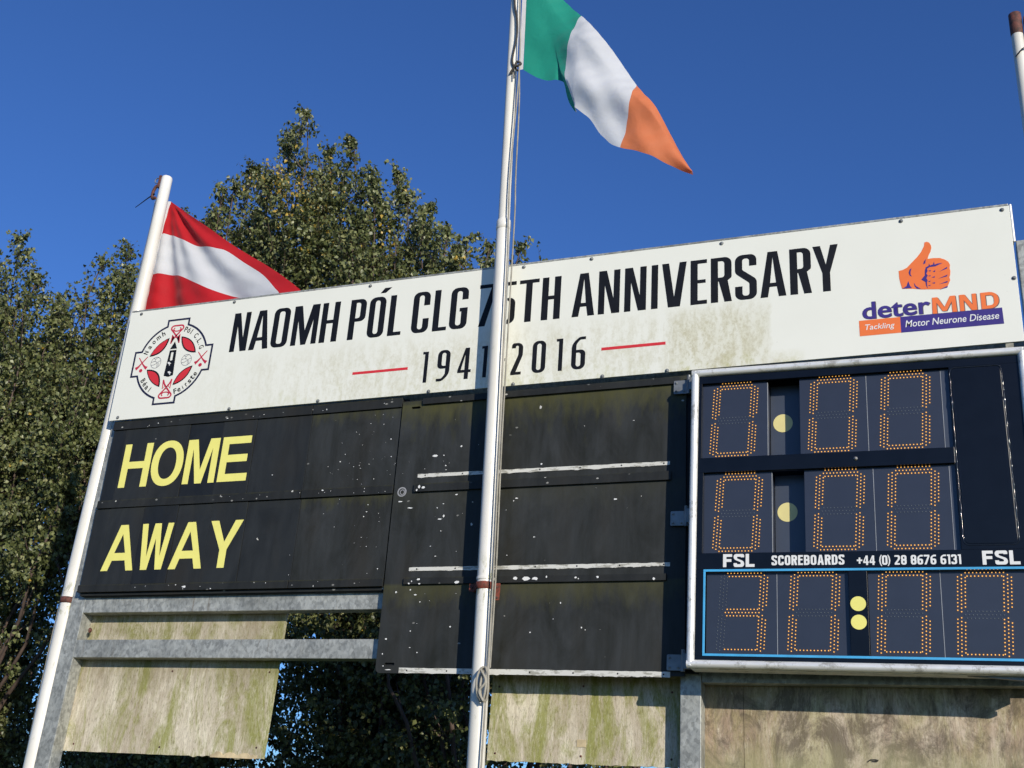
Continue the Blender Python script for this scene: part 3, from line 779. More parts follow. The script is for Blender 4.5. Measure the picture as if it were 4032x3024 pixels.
def arc_text(chars, a0, a1, r, size, outside=True):
    n = len(chars)
    for i, c in enumerate(chars):
        if c == ' ': continue
        a = R_(a0 + (a1 - a0) * i / (n - 1))
        px, pz = cx + r * math.cos(a), cz + r * math.sin(a)
        wd = size * (.62 if c not in 'l.iIr' else (.16 if c in 'l.i' else .4)) * (1.35 if c == 'm' else 1)
        asc = c.isupper() or c in 'lhtéó'
        hh = size * (1.0 if asc else .72); z0_ = pz - size / 2
        if c in 'éó': hh = size * 1.02
        if c == '.': hh = size * .16
        rot = a - math.pi / 2 if outside else a + math.pi / 2
        me = text_mesh(c, px - wd / 2, px + wd / 2, pz - hh / 2, pz + hh / 2, LG, bold=.018)
        # turn about the letter's middle and drop the small letters to the base line
        co = np.zeros(len(me.vertices) * 3); me.vertices.foreach_get('co', co); co = co.reshape(-1, 3)
        dx, dz = co[:, 0] - px, co[:, 2] - (pz + EYE) - (size - hh) / 2
        co[:, 0] = px + dx * math.cos(rot) - dz * math.sin(rot); co[:, 2] = pz + EYE + dx * math.sin(rot) + dz * math.cos(rot)
        me.vertices.foreach_set('co', co.ravel()); me.update()
        yield me
def join_meshes(name, mes):
    V_ = []; F_ = []
    for me in mes:
        n0 = len(V_)
        V_ += [tuple(v.co) for v in me.vertices]; F_ += [tuple(i + n0 for i in p.vertices) for p in me.polygons]
        bpy.data.meshes.remove(me)
    me = bpy.data.meshes.new(name); me.from_pydata(V_, [], F_); me.update(); return me
for word, a0, a1, out_ in (('Naomh', 160, 117, True), ('Pól C.L.G', 72, 20, True), ('Béal', 212, 236, False), ('Feirste', 289, 332, False)):
    link('crest_lettering', join_meshes('crest_lettering', arc_text(word, a0, a1, .292, .047, out_)), M['ink'], sign)

# ------------------------------------------------------------------ left black board with the HOME and AWAY rows
board = thing('name_board', (-5, 0, 1.64), 'weathered black board at the left with yellow HOME and AWAY letters on slotted tiles', 'scoreboard')
MB().box(-6.355, -3.70, .022, .046, 1.635, 3.075).build('backing', M['backing'], board)
for i, (z0, z1) in enumerate(((2.402, 3.000), (1.722, 2.334))):
    xs = (-6.36, -6.229, -5.913, -5.602, -5.287, -4.981) if i == 0 else (-6.38, -6.229, -5.900, -5.577, -5.265, -4.948)
    for k in range(5):
        d = -.002 - .003 * ((k * 7 + i * 3) % 3)
        tl = MB().box(xs[k] + .0015, xs[k + 1] - .0015, d, .018, z0, z1).build('letter_tile', M['blacktile' if (k + i) % 3 else 'blacktile2'], board, bevel=.0015)
        if k:
            ch = ('HOME', 'AWAY')[i][k - 1]
            zz0, zz1 = ((2.503, 2.869), (1.829, 2.193))[i]
            a, b_ = ((-6.204, -5.931), (-5.912, -5.612), (-5.592, -5.297), (-5.266, -5.004))[k - 1] if i == 0 else ((-6.208, -5.904), (-5.880, -5.588), (-5.578, -5.278), (-5.250, -4.962))[k - 1]
            w, h, s = b_ - a, zz1 - zz0, .062
            m = w / 2
            if ch == 'H': L = [[(0, 0), (s, 0), (s, h * .43), (w - s, h * .43), (w - s, 0), (w, 0), (w, h), (w - s, h), (w - s, h * .43 + .058), (s, h * .43 + .058), (s, h), (0, h)]]
            elif ch == 'O':
                el = lambda rx, rz, n=40: [(m + rx * math.copysign(abs(math.cos(q)) ** .92, math.cos(q)), h / 2 + rz * math.copysign(abs(math.sin(q)) ** .92, math.sin(q))) for q in [2 * math.pi * j / n for j in range(n)]]
                L = [el(m, h / 2 + .006), el(m - s - .004, h / 2 - .052)]
            elif ch == 'M': L = [[(0, 0), (s * .9, 0), (s * .9, h * .80), (m - .030, 0), (m + .030, 0), (w - s * .9, h * .80), (w - s * .9, 0), (w, 0), (w, h), (w - .088, h), (m, h * .30), (.088, h), (0, h)]]
            elif ch == 'E': L = [[(0, 0), (w, 0), (w, .062), (s, .062), (s, h * .43), (w * .93, h * .43), (w * .93, h * .43 + .060), (s, h * .43 + .060), (s, h - .060), (w * .99, h - .060), (w * .99, h), (0, h)]]
            elif ch == 'A': L = [[(0, 0), (s * 1.04, 0), (s * 1.04 + .026, .080), (w - s * 1.04 - .026, .080), (w - s * 1.04, 0), (w, 0), (m + .035, h), (m - .035, h)], [(m - .052, .140), (m + .052, .140), (m, h * .80)]]
            elif ch == 'W': L = [[(w * .17, 0), (w * .17 + .058, 0), (m, h * .68), (w * .83 - .058, 0), (w * .83, 0), (w, h), (w - .052, h), (w * .80 - .026, h * .27), (m + .030, h), (m - .030, h), (w * .20 + .026, h * .27), (.052, h), (0, h)]]
            else: L = [[(m - s / 2, 0), (m + s / 2, 0), (m + s / 2, h * .38), (w, h), (w - s * 1.12, h), (m, h * .54), (s * 1.12, h), (0, h), (m - s / 2, h * .38)]]
            MB().flat([[(p[0] + a, p[1] + zz0) for p in l] for l in L], d - .0014, .0013).build('letter', M['yellow'], tl)
    x4 = xs[5]
    MB().box(x4 + .0015, -4.492, -.001, .018, z0, z1).build('blank_tile', M['blacktile'], board, bevel=.0015)
    MB().box(-4.489, -3.735, .000, .018, z0, z1).build('blank_panel', M['black'], board, bevel=.0015)
for z0, z1, yy in ((3.002, 3.076, -.014), (2.336, 2.400, -.016), (1.664, 1.720, -.016)):
    for a, b_ in ((-6.365 if z0 > 2 else -6.385, -4.497), (-4.490, -3.732)):
        MB().box(a, b_, yy, .020, z0, z1).build('rail', M['blackrail'], board, bevel=.002)
MB().box(-6.37, -3.735, .008, .04, 1.640, 1.662).build('rail', M['blackrail'], board, bevel=.002)

rnd = random.Random(21)
def flake0(mb, x, z, r, y, sx=1.0):
    n = rnd.randint(5, 7); r *= .74; sx *= rnd.uniform(.7, 1.5)
    mb.flat([[(x + sx * r * rnd.uniform(.5, 1.1) * math.cos(2 * math.pi * i / n), z + r * rnd.uniform(.5, 1.1) * math.sin(2 * math.pi * i / n)) for i in range(n)]], y, .0004)
fb = MB()
for _ in range(70):
    x = -3.74 - abs(rnd.gauss(0, .35)); z = rnd.gauss(2.55, .12) if rnd.random() < .5 else rnd.uniform(1.75, 2.98)
    if x < -4.95 or abs(z - 2.37) < .05: continue
    flake0(fb, x, z, abs(rnd.gauss(0, .003)) + .0016, -.0016, rnd.choice((.5, 1, 1.6)))
for z0 in (2.368, 1.692, 3.035):
    for _ in range(13):
        flake0(fb, rnd.uniform(-6.3, -3.76) if z0 != 2.368 else rnd.uniform(-5.2, -3.76), z0 + rnd.uniform(-.022, .022), abs(rnd.gauss(0, .0035)) + .0025, (-.0166 if z0 < 3 else -.0146), rnd.choice((.6, 1, 1.8)))
fb.build('paint_chips', M['whiteprint'], board, kind='stuff')

# ------------------------------------------------------------------ middle black door panel
YD = -.016
door = thing('door_panel', (-2.7, YD, 1.07), 'tall black hinged door panel with flaking paint and pale strips, behind the centre flagpole', 'door panel')
out = rp([(-3.716, 1.073, .035), (-1.600, 1.071), (-1.600, 3.062), (-3.722, 3.035)])
dm = MB()
slots = [rp([(x - .037, z - .009, .008), (x + .037, z - .009, .008), (x + .037, z + .009, .008), (x - .037, z + .009, .008)]) for x, z in ((-3.612, 2.985), (-3.614, 1.133))]
dm.flat([out] + slots, YD, .016)
dm.build('sheet', M['blackdoor'], door)
MB().box(-3.70, -1.520, .003, .02, 1.09, 3.05).build('backing', M['backing'], door)
MB().prism(rp([(-3.553, 3.001, .012), (-1.640, 3.003), (-1.640, 3.052), (-3.553, 3.047)]), YD - .018, YD).build('rail', M['blackrail'], door, bevel=.002)
MB().prism(rp([(-3.556, 2.333, .008), (-1.696, 2.326), (-1.696, 2.385), (-3.556, 2.392)]), YD - .018, YD).build('rail', M['blackrail'], door, bevel=.002)
MB().prism(rp([(-3.562, 1.670, .004), (-1.720, 1.662), (-1.720, 1.704), (-3.562, 1.716)]), YD - .018, YD).build('rail', M['blackrail'], door, bevel=.002)
for (a, b_, z0, z1) in ((-3.541, -1.706, 2.443, 2.469), (-3.536, -1.698, 1.765, 1.791), (-3.538, -1.690, 1.075, 1.109)):
    n = 60; rnd = random.Random(int(z0 * 100))
    low = []; up = []
    for i in range(n + 1):
        x = b_ + (a - b_) * i / n
        low.append((x, z0 - .012 * (x - a) / (b_ - a) + (rnd.uniform(-.006, .001) if rnd.random() < .3 else 0)))
        up.append((a + (b_ - a) * i / n, z1 - .012 * i / n + (rnd.uniform(-.003, 0) if rnd.random() < .3 else 0)))
    st = MB().prism(up + low, YD - .004, YD).build('pale_strip', M['strip'], door)
    sc = MB()
    for i in range(7):
        x = a + .06 + (b_ - a - .1) * i / 6; z = (z0 + z1) / 2 - .012 * (x - a) / (b_ - a)
        sc.disc(x, z, .0055, YD - .0055, 8)
    sc.build('screw_holes', M['ink'], st)
# round glue mark and the peeled corner of the rail
gm = MB(); ring(gm, -3.655, 2.342, .036, .010, YD - .0008); ring(gm, -3.652, 2.340, .020, .006, YD - .0008)
gm.build('glue_ring', M['grey'], door)
rnd = random.Random(2)
def flake(mb, x, z, r, y, sx=1.0):
    n = rnd.randint(5, 7); r *= .74; sx *= rnd.uniform(.7, 1.5)
    mb.flat([[(x + sx * r * rnd.uniform(.5, 1.1) * math.cos(2 * math.pi * i / n), z + r * rnd.uniform(.5, 1.1) * math.sin(2 * math.pi * i / n)) for i in range(n)]], y, .0004)
fl = MB()
for x, z, r, sx in ((-3.515, 2.368, .020, 1.3), (-3.48, 2.36, .015, 1), (-3.53, 2.345, .012, 1), (-2.74, 1.695, .018, 1.2), (-2.66, 1.690, .022, 1.9), (-2.60, 1.69, .018, 1.3), (-2.52, 1.70, .012, 1), (-2.32, 1.692, .011, 1),
                    (-2.30, 1.683, .008, 1), (-2.17, 1.692, .014, 1.5), (-1.80, 1.672, .016, 1.1), (-3.45, 1.702, .014, 1), (-3.50, 1.69, .010, 1), (-3.52, 1.675, .012, 1), (-3.16, 1.676, .013, 2), (-3.44, 1.672, .008, 2)):
    flake(fl, x, z, r, YD - .0185, sx)
fl.build('bare_patches', M['whiteprint'], door)
fl2 = MB()
for x, z, r, sx in ((-3.66, 1.30, .012, 1), (-3.675, 1.20, .009, 1), (-3.62, 1.62, .010, 1), (-3.47, 1.60, .010, 1.6), (-3.19, 1.38, .008, 1), (-2.42, 1.53, .010, .8), (-2.62, 1.34, .007, 1.4), (-2.27, 1.37, .010, .7), (-2.245, 1.355, .005, 1),
                    (-3.42, 2.60, .014, 2), (-3.35, 2.60, .008, 1.4), (-3.22, 2.66, .010, 1.2), (-3.58, 2.22, .008, 3.5), (-3.66, 2.27, .008, 5), (-3.34, 2.13, .009, 3), (-3.31, 2.15, .014, .5), (-3.66, 1.12, .006, 2), (-3.62, 1.095, .006, 5)):
    flake(fl2, x, z, r, YD - .0006, sx)
for _ in range(60):
    x = rnd.gauss(-3.35, .22) if rnd.random() < .6 else rnd.uniform(-3.68, -1.75); z = rnd.gauss(2.3, .28) if rnd.random() < .7 else rnd.uniform(1.15, 2.9)
    if not (-3.69 < x < -1.72 and 1.14 < z < 2.98): continue
    if any(a_ < z < b__ for a_, b__ in ((2.31, 2.48), (1.65, 1.80))): continue
    flake(fl2, x, z, abs(rnd.gauss(0, .0032)) + .0018, YD - .0006, rnd.choice((.6, 1, 1.6, 2.4)))
fl2.build('paint_chips', M['whiteprint'], door, kind='stuff')

# ------------------------------------------------------------------ electronic display box (it hangs slightly out of level)
YS = -.2
PZ = 2.1
box = thing('electronic_display', (-.5, YS, PZ), 'electronic scoreboard box with amber lit digits in rounded aluminium frame', 'electronic scoreboard', rot=(0, .0143, 0))
UL, UR, VB, VT = -1.512, .448, 1.102, 2.974
cs = MB().box(UL - .012, UR + .012, -.056, -.050, VB - .02, VT + .012)
for a in ((UL - .012, UL + .004, VB - .02, VT + .012), (UR - .004, UR + .012, VB - .02, VT + .012), (UL + .004, UR - .004, VB - .02, VB + .002), (UL + .004, UR - .004, VT - .004, VT + .012)):
    cs.box(a[0], a[1], YS + .016, -.0565, a[2], a[3])
cs.build('casing', M['boxface'], box)
def frame_bar(p, q): return MB().tube([p, q], .0245, 16).build('frame_bar', M['alu'], box, smooth=True)
frame_bar((UL, YS + .006, VB - .012), (UL, YS + .006, VT + .01)); frame_bar((UR + .0, YS + .006, VB - .012), (UR, YS + .006, VT + .01))
frame_bar((UL - .02, YS + .006, VT), (UR + .02, YS + .006, VT)); frame_bar((UL - .02, YS + .006, VB), (UR + .02, YS + .006, VB))
MB().box(UL, UR, YS + .018, -.06, VB - .026, VB - .021).build('underside', M['alu'], box)
# front plate as bars round the windows
FY = YS + .012
def plate(u0, u1, v0, v1, d=0.0, mat='boxface', name='front_bar'): return MB().box(u0, u1, FY - .006 - d, FY + .012, v0, v1).build(name, M[mat], box, bevel=.001)
plate(-1.490, .430, 2.900, 2.952); plate(-1.490, .036, 2.292, 2.389); plate(-1.490, .430, 1.670, 1.772); plate(-1.490, .430, 1.120, 1.150)
plate(-1.490, -1.466, 2.389, 2.900); plate(-1.490, -1.450, 1.772, 2.292); plate(-1.490, -1.440, 1.150, 1.670)
plate(.036, .430, 1.772, 2.900)
# sealed cover on the right: raised plate with a bead of black sealant round it
MB().prism(rp([(.056, 1.805, .03), (.335, 1.805, .03), (.322, 2.885, .03), (.046, 2.885, .03)]), FY - .009, FY - .006).build('cover_plate', M['boxface'], box, bevel=.001)
rnd = random.Random(11)
path = rp([(.050, 1.797, .03), (.342, 1.797, .03), (.328, 2.893, .03), (.040, 2.893, .03)], 4)
pp = []
for i, p in enumerate(path):
    q = path[(i + 1) % len(path)]; L = math.hypot(q[0] - p[0], q[1] - p[1]); k = max(1, int(L / .011))
    for j in range(k): pp.append((p[0] + (q[0] - p[0]) * j / k + rnd.uniform(-.0022, .0022), FY - .007, p[1] + (q[1] - p[1]) * j / k))
pp.append(pp[0])
MB().tube(pp, [(.0022 + rnd.uniform(-.0008, .0012) + (.0045 * max(0, math.sin(q_[2] * 37) * math.sin(q_[2] * 11 + 1)) if q_[0] > .3 or q_[2] > 2.4 else 0)) for q_ in pp], 8, caps=False).build('sealant_bead', M['sealant'], box, smooth=True)
MB().dome(-.523, FY - .007, 2.343, .010).build('screw', M['zinc'], box, smooth=True)
# light blue trim round the clock window
for a in ((-1.440, .430, 1.656, 1.670), (-1.440, .430, 1.150, 1.164), (-1.440, -1.427, 1.164, 1.656), (.417, .430, 1.164, 1.656)):
    MB().box(a[0], a[1], FY - .011, FY - .006, a[2], a[3]).build('blue_trim', M['blue'], box, bevel=.001)

MY = FY + .020
def module(u0, u1, v0, v1, y0=MY, y1=-.066, mat='module', name='display_module'):
    return MB().box(u0 + .0012, u1 - .0012, y0, y1, v0, v1).build(name, M[mat], box, bevel=.001)
def seam(u, v0, v1): MB().box(u - .0016, u + .0016, MY - .002, MY + .01, v0, v1).build('seam', M['seam'], box)
SL = .058                     # slant of the digits
PX, PZ_ = .02005, .0208
def digit(name, uc, vc, lit, skip_rows=0, parent=None, label=None):
    """seven segments of three staggered rows of diodes; uc = outer left column at mid height"""
    W = .2800
    segs = {}
    rows = lambda z, off: [(off + .0500 + .0200 * i, z) for i in range(10)]
    H = .2575
    segs['a'] = rows(H, 0) + [(.0400 + .0200 * i, H - .0195) for i in range(11)] + rows(H - .039, 0)
    segs['g'] = rows(.0195, 0) + [(.0400 + .0200 * i, 0) for i in range(11)] + rows(-.0195, 0)
    d = [rows(-H, 0), [(.0400 + .0200 * i, -H + .0195) for i in range(11)], rows(-H + .039, 0)]
    segs['d'] = sum(d[skip_rows:], [])
    def vert(x, sg): return [(x, sg * (H - .0430 - .0210 * i)) for i in range(10)] + [(x + .0200, sg * (H - .0325 - .0208 * i)) for i in range(11)] + [(x + .0400, sg * (H - .0470 - .0208 * i)) for i in range(9)]
    segs['f'] = vert(0, 1); segs['e'] = vert(0, -1); segs['b'] = vert(W - .040, 1); segs['c'] = vert(W - .040, -1)
    if skip_rows:
        for k in 'ec': segs[k] = [p for p in segs[k] if p[1] > -H + .030]
    on, off, halo = MB(), MB(), MB()
    for k, pts in segs.items():
        for (x, z) in pts:
            X = uc + x + SL * z * 1.0; Z = vc + z
            if k in lit:
                on.dome(X, MY - .0012, Z, .0027, 6); halo.disc(X, Z, .0090, MY - .0006 - rnd.uniform(0, .0003), 6)  # the disc behind each lit diode is its reddish glow painted as colour
            else: off.dome(X, MY - .0012, Z, .0026, 5)
    o = halo.build(name, M['halo'], box, label=label)
    on.build('lit_diodes', M['led'], o, kind='stuff')
    if off.v: off.build('unlit_diodes', M['ledoff'], o, kind='stuff')
    return o
Z0 = 'abcdef'
# two score rows
for (v0, v1, vc, us, cuts, dotc) in ((2.387, 2.902, 2.643, (-1.403, -.791, -.366), (-1.466, -1.050, -.852, -.446, -.012, .036), (-.9707, 2.645)),
                                     (1.770, 2.294, 2.027, (-1.378, -.771, -.352), (-1.452, -1.027, -.833, -.427, .000, .036), (-.9500, 2.057))):
    module(cuts[0] - .01, cuts[1], v0, v1)
    module(cuts[1] + .001, cuts[2], v0, v1, y0=-.064, y1=-.057, mat='module2', name='recessed_panel')
    module(cuts[2], cuts[3], v0, v1, mat='module'); module(cuts[3], cuts[4], v0, v1); module(cuts[4], cuts[5], v0, v1, y0=MY - .002, mat='module2', name='filler_panel')
    for c in (cuts[1], cuts[3], cuts[4]): seam(c, v0 + .002, v1 - .012)
    MB().flat([[(dotc[0] + .061 * math.cos(2 * math.pi * i / 40), dotc[1] + .061 * math.sin(2 * math.pi * i / 40)) for i in range(40)]], -.0655, .0012).build('score_dot', M['dot'], box)
    for u in us: digit('led_digit', u, vc, Z0)
# clock row
module(-1.427, -1.003, 1.150, 1.660); module(-1.003, -.590, 1.150, 1.660)
module(-.590, -.484, 1.150, 1.660, y0=FY - .004, mat='boxface', name='colon_strip')
module(-.484, -.088, 1.150, 1.660); module(-.088, .418, 1.150, 1.660, name='display_module')
seam(-1.003, 1.166, 1.650); seam(-.088, 1.166, 1.650)
for z in (1.4625, 1.3565):
    MB().flat([[(-.5395 + .0435 * math.cos(2 * math.pi * i / 36), z + .0425 * math.sin(2 * math.pi * i / 36)) for i in range(36)]], FY - .0055, .0012).build('colon_dot', M['yellow'], box)
for u, v, lit in ((-1.350, 1.413, 'abgcd'), (-.932, 1.4145, Z0), (-.4335, 1.413, Z0), (-.008, 1.406, Z0)):
    digit('led_digit', u, v, lit, skip_rows=2)
TY = FY - .0070
def spans(txt, x0, x1, wd, gap):
    """letter widths in proportion, filling x0..x1"""
    tot_ = sum(wd.get(c, 1) for c in txt) + gap * (len(txt) - 1)
    k = (x1 - x0) / tot_; out = []; x = x0
    for c in txt:
        w_ = wd.get(c, 1) * k; out.append((x, x + w_)); x += w_ + gap * k
    return out
def sign_words(txt, x0, x1, z0, h, s, t_, r_, wd, gap):
    sp = spans(txt, x0, x1, wd, gap)
    mb = MB()
    for ch, (a_, b_) in zip(txt, sp):
        for loops in glyph(ch, b_ - a_, h, s, t_, r_):
            mb.flat([[(q[0] + a_, q[1] + z0) for q in l] for l in loops], TY, .0009)
    return mb.build('lettering', M['whiteprint'], box)
sign_words('FSL', -1.321, -1.131, 1.684, .080, .020, .017, .022, dict(F=.95, S=1.1, L=.92), .16)
sign_words('FSL', .142, .337, 1.683, .080, .020, .017, .022, dict(F=.95, S=1.1, L=.92), .16)
sign_words('SCOREBOARDS', -1.030, -.608, 1.692, .060, .0125, .0105, .014, dict(E=.85, A=1.12), .17)
sign_words('+44 (0) 28 8676 6131', -.538, .030, 1.688, .056, .0110, .0095, .012, {' ': .42, '(': .35, ')': .35, '1': .55}, .17)
# hinges between box and door
for z in (2.955, 2.045, 1.135):
    hx = -1.625
    h = MB().prism(rp([(hx - .068, z - .050, .008), (hx + .045, z - .050), (hx + .045, z + .046), (hx - .068, z + .046, .008)]), -.040, -.034).build('hinge', M['steel'], box, bevel=.001)
    MB().tube([(hx + .036, -.050, z - .058), (hx + .036, -.050, z + .075)], .013, 12).build('hinge_pin', M['steel'], h, smooth=True)
    MB().box(hx + .049, UL - .013, -.095, -.060, z - .045, z + .045).build('hinge_bracket', M['steel'], h)
    bolts([(hx - .050, z + .028), (hx - .050, z - .032), (hx + .004, z - .032)], -.040, .0085, M['steel'], h)
# angle bracket under the right end (its shadow shows on the plywood)
MB().prism([(.02, VB - .027), (.46, VB - .027), (.46, VB - .05), (.44, VB - .055)], -.15, -.12).build('angle_bracket', M['steel'], box)

# ------------------------------------------------------------------ flagpoles
def lerp(a, b_, t): return tuple(x + (y - x) * t for x, y in zip(a, b_))
cp = thing('flagpole', (-2.87, -.16, -EYE), 'tall white centre flagpole in front of the black door, clamped with a red iron band', 'flagpole', 'white steel flagpoles')
def cpt(z): return (-2.872 - .0230 * (z - .48), -.16, z)
MB().tube([cpt(-EYE), cpt(4.33)], [.0585, .0535], 28).build('lower_tube', M['pole'], cp, smooth=True)
MB().tube([cpt(4.30), cpt(4.302), cpt(4.375), cpt(4.385)], [.0535, .0565, .0550, .0490], 28).build('collar', M['pole'], cp, smooth=True)
MB().tube([cpt(4.38), cpt(7.4)], [.0450, .0370], 24).build('upper_tube', M['pole'], cp, smooth=True)
MB().tube([cpt(1.655), cpt(1.668), cpt(1.675)], [.0600, .0610, .0585], 28).build('weld_ring', M['pole'], cp, smooth=True)
# red clamp with bolted ears standing off the door
cl = MB().tube([cpt(1.590), cpt(1.591), cpt(1.637), cpt(1.638)], [.0590, .0620, .0620, .0590], 28).build('clamp', M['rust'], cp, smooth=True)
x0 = cpt(1.61)[0]
MB().prism(rp([(-3.026, 1.590, .004), (-2.984, 1.590, .004), (-2.984, 1.642, .004), (-3.026, 1.642, .004)]), -.124, -.118).build('clamp_ear', M['rust'], cl)
MB().box(-2.984, -2.950, -.150, -.118, 1.594, 1.638).build('clamp_arm', M['rust'], cl)
MB().prism(rp([(-2.846, 1.530, .006), (-2.808, 1.530, .006), (-2.806, 1.642, .004), (-2.846, 1.642, .004)]), -.124, -.118).build('clamp_ear', M['rust'], cl)
MB().box(-2.850, -2.838, -.170, -.118, 1.596, 1.636).build('clamp_arm', M['rust'], cl)
MB().box(-3.018, -2.990, -.118, -.016, 1.598, 1.634).build('clamp_stay', M['darkrust'], cl)
bolts([(-3.005, 1.616)], -.124, .0085, M['darkrust'], cl); bolts([(-2.827, 1.616), (-2.825, 1.548)], -.124, .0085, M['darkrust'], cl)

lp = thing('flagpole', (-6.56, .10, -EYE), 'shorter white flagpole at the left end, passing behind the white banner', 'flagpole', 'white steel flagpoles')
LPZ = [(-EYE, -6.560), (.37, -6.560), (1.87, -6.541), (2.80, -6.512), (4.15, -6.472), (5.57, -6.452)]
def lpt(z):
    for (a, xa), (b_, xb) in zip(LPZ, LPZ[1:]):
        if z <= b_: return (xa + (xb - xa) * (z - a) / (b_ - a), .10, z)
    return (LPZ[-1][1], .10, z)
MB().tube([lpt(-EYE), lpt(.37), lpt(1.87), lpt(2.86)], [.066, .066, .0655, .0645], 28).build('lower_tube', M['pole'], lp, smooth=True)
MB().tube([lpt(2.855), lpt(2.86), lpt(2.93), lpt(2.94)], [.0600, .0615, .0600, .0570], 28).build('collar', M['pole'], lp, smooth=True)
MB().tube([lpt(2.93), lpt(4.15), lpt(5.50), lpt(5.515)], [.0590, .0570, .0490, .0430], 28).build('upper_tube', M['pole'], lp, smooth=True)
cl = MB().tube([lpt(1.600), lpt(1.601), lpt(1.648), lpt(1.649)], [.066, .0705, .0705, .066], 28).build('clamp', M['darkrust'], lp, smooth=True)
hd = MB().box(-6.520, -6.495, .065, .135, 5.40, 5.53).build('head_plate', M['darkrust'], lp, bevel=.004)
MB().tube(smooth_curve([(-6.515, .08, 5.50), (-6.545, .08, 5.51), (-6.565, .08, 5.49), (-6.560, .08, 5.465), (-6.530, .08, 5.455)], 5), .005, 6).build('wire_loop', M['steel'], hd, smooth=True)
MB().tube(smooth_curve([(-6.508, .08, 5.43), (-6.54, .08, 5.42), (-6.562, .08, 5.37), (-6.558, .08, 5.30), (-6.52, .08, 5.30)], 5), [.014] * 21, 8).build('pulley_block', M['darkrust'], hd, smooth=True)
MB().tube([(-6.54, .08, 5.345), (-6.60, .07, 5.30), (-6.71, .06, 5.215)], [.008, .005, .003], 6).build('cable_tie', M['ink'], hd)

rpole = thing('flagpole', (.69, .10, -EYE), 'white flagpole with a rusty cap at the right edge, behind the banner', 'flagpole', 'white steel flagpoles')
MB().tube([(.70, .10, -EYE), (.690, .10, 4.0), (.685, .10, 5.47)], [.052, .045, .040], 24).build('tube', M['pole'], rpole, smooth=True)
MB().tube([(.685, .10, 5.465), (.685, .10, 5.47), (.685, .10, 5.645), (.685, .10, 5.65)], [.040, .042, .042, .037], 24).build('rusty_cap', M['darkrust'], rpole, smooth=True)
hd = MB().box(.735, .76, .07, .13, 5.41, 5.60).build('bracket', M['darkrust'], rpole, bevel=.003)
MB().tube([(.74, .08, 5.58), (.80, .07, 5.60)], .006, 6).build('bracket_arm', M['steel'], hd)
MB().tube([(.655, .055, 5.26), (.70, .048, 5.31), (.74, .052, 5.33)], .005, 6).build('cable_tie', M['ink'], hd)

# ------------------------------------------------------------------ halyards
def rope(pts, r, label, mat='rope', n=6, name='halyard_rope'):
    P = smooth_curve(pts, 6)
    o = MB().tube([(p.x, p.y, p.z) for p in P], r, n).build(name, M[mat], None, smooth=True, origin=(P[0].x, P[0].y, P[0].z + EYE))
    return tag(o, label, 'rope', 'halyard ropes on the flagpoles')
hr = rope([(-2.975, -.21, 7.2), (-2.945, -.215, 6.4), (-2.905, -.22, 5.72), (-2.915, -.22, 4.73), (-2.887, -.225, 4.09), (-2.868, -.23, 3.49), (-2.855, -.232, 3.05), (-2.815, -.235, 1.70), (-2.811, -.225, 1.03), (-2.806, -.23, .48), (-2.80, -.23, -.4)], .0065,
     'grey halyard rope hugging the right side of the centre flagpole down to its knot')
rope([(-2.915, -.20, 5.74), (-2.892, -.20, 5.4), (-2.876, -.20, 4.72), (-2.862, -.20, 4.41), (-2.852, -.20, 3.69), (-2.842, -.21, 3.29), (-2.830, -.215, 2.60), (-2.803, -.22, 1.70), (-2.798, -.22, 1.08)], .0060,
     'thin grey halyard rope hanging free beside the centre flagpole below the tricolour')
rope([(-3.03, -.205, 7.2), (-2.995, -.215, 6.45), (-2.962, -.215, 6.25), (-2.950, -.215, 6.05), (-2.975, -.21, 5.82), (-2.925, -.205, 5.72)], .0085, 'dark loop of rope curving beside the white edge of the tricolour', 'darkrope')
# knot of rope coiled on itself
kn = thing('rope_knot', (-2.82, -.24, .95), 'coiled knot of grey halyard rope hanging on the centre flagpole', 'rope knot')
for k, (dx, dw) in enumerate(((0, .034), (.010, .026), (-.008, .030))):
    L = [(-2.822 + dx + dw * math.cos(t) * (.9 + .1 * k), -.245 - .012 * math.sin(t * 2 + k) - .006 * k, .975 + .105 * math.sin(t)) for t in [2 * math.pi * i / 22 for i in range(23)]]
    MB().tube(L, .0075, 7, caps=False).build('coil', M['rope'], kn, smooth=True)
MB().tube(smooth_curve([(-2.84, -.262, 1.06), (-2.80, -.27, .99), (-2.84, -.268, .93), (-2.81, -.262, .87)], 6), .008, 7).build('binding', M['rope'], kn, smooth=True)
rope([(-6.515, .09, 5.30), (-6.515, .09, 5.11), (-6.54, .09, 4.2), (-6.545, .09, 3.50), (-6.582, .09, 2.52), (-6.608, .09, 1.87), (-6.625, .09, 1.60), (-6.634, .09, 1.12), (-6.636, .09, .385), (-6.64, .09, -.5)], .0055,
     'pale halyard rope running down the left side of the left flagpole')
# ties at the foot of the tricolour
tie = thing('toggle_knot', (-2.90, -.2, 5.74), 'dark rope toggle fastening the lower corner of the tricolour to the halyard', 'toggle')
MB().tube(smooth_curve([(-2.985, -.21, 5.70), (-2.95, -.22, 5.745), (-2.92, -.225, 5.75), (-2.895, -.22, 5.77), (-2.93, -.215, 5.80), (-2.95, -.22, 5.74)], 5), .010, 7).build('knot', M['darkrope'], tie, smooth=True)
MB().tube([(-2.95, -.22, 5.74), (-2.945, -.22, 5.64)], .006, 6).build('rope_tail', M['darkrope'], tie, smooth=True)

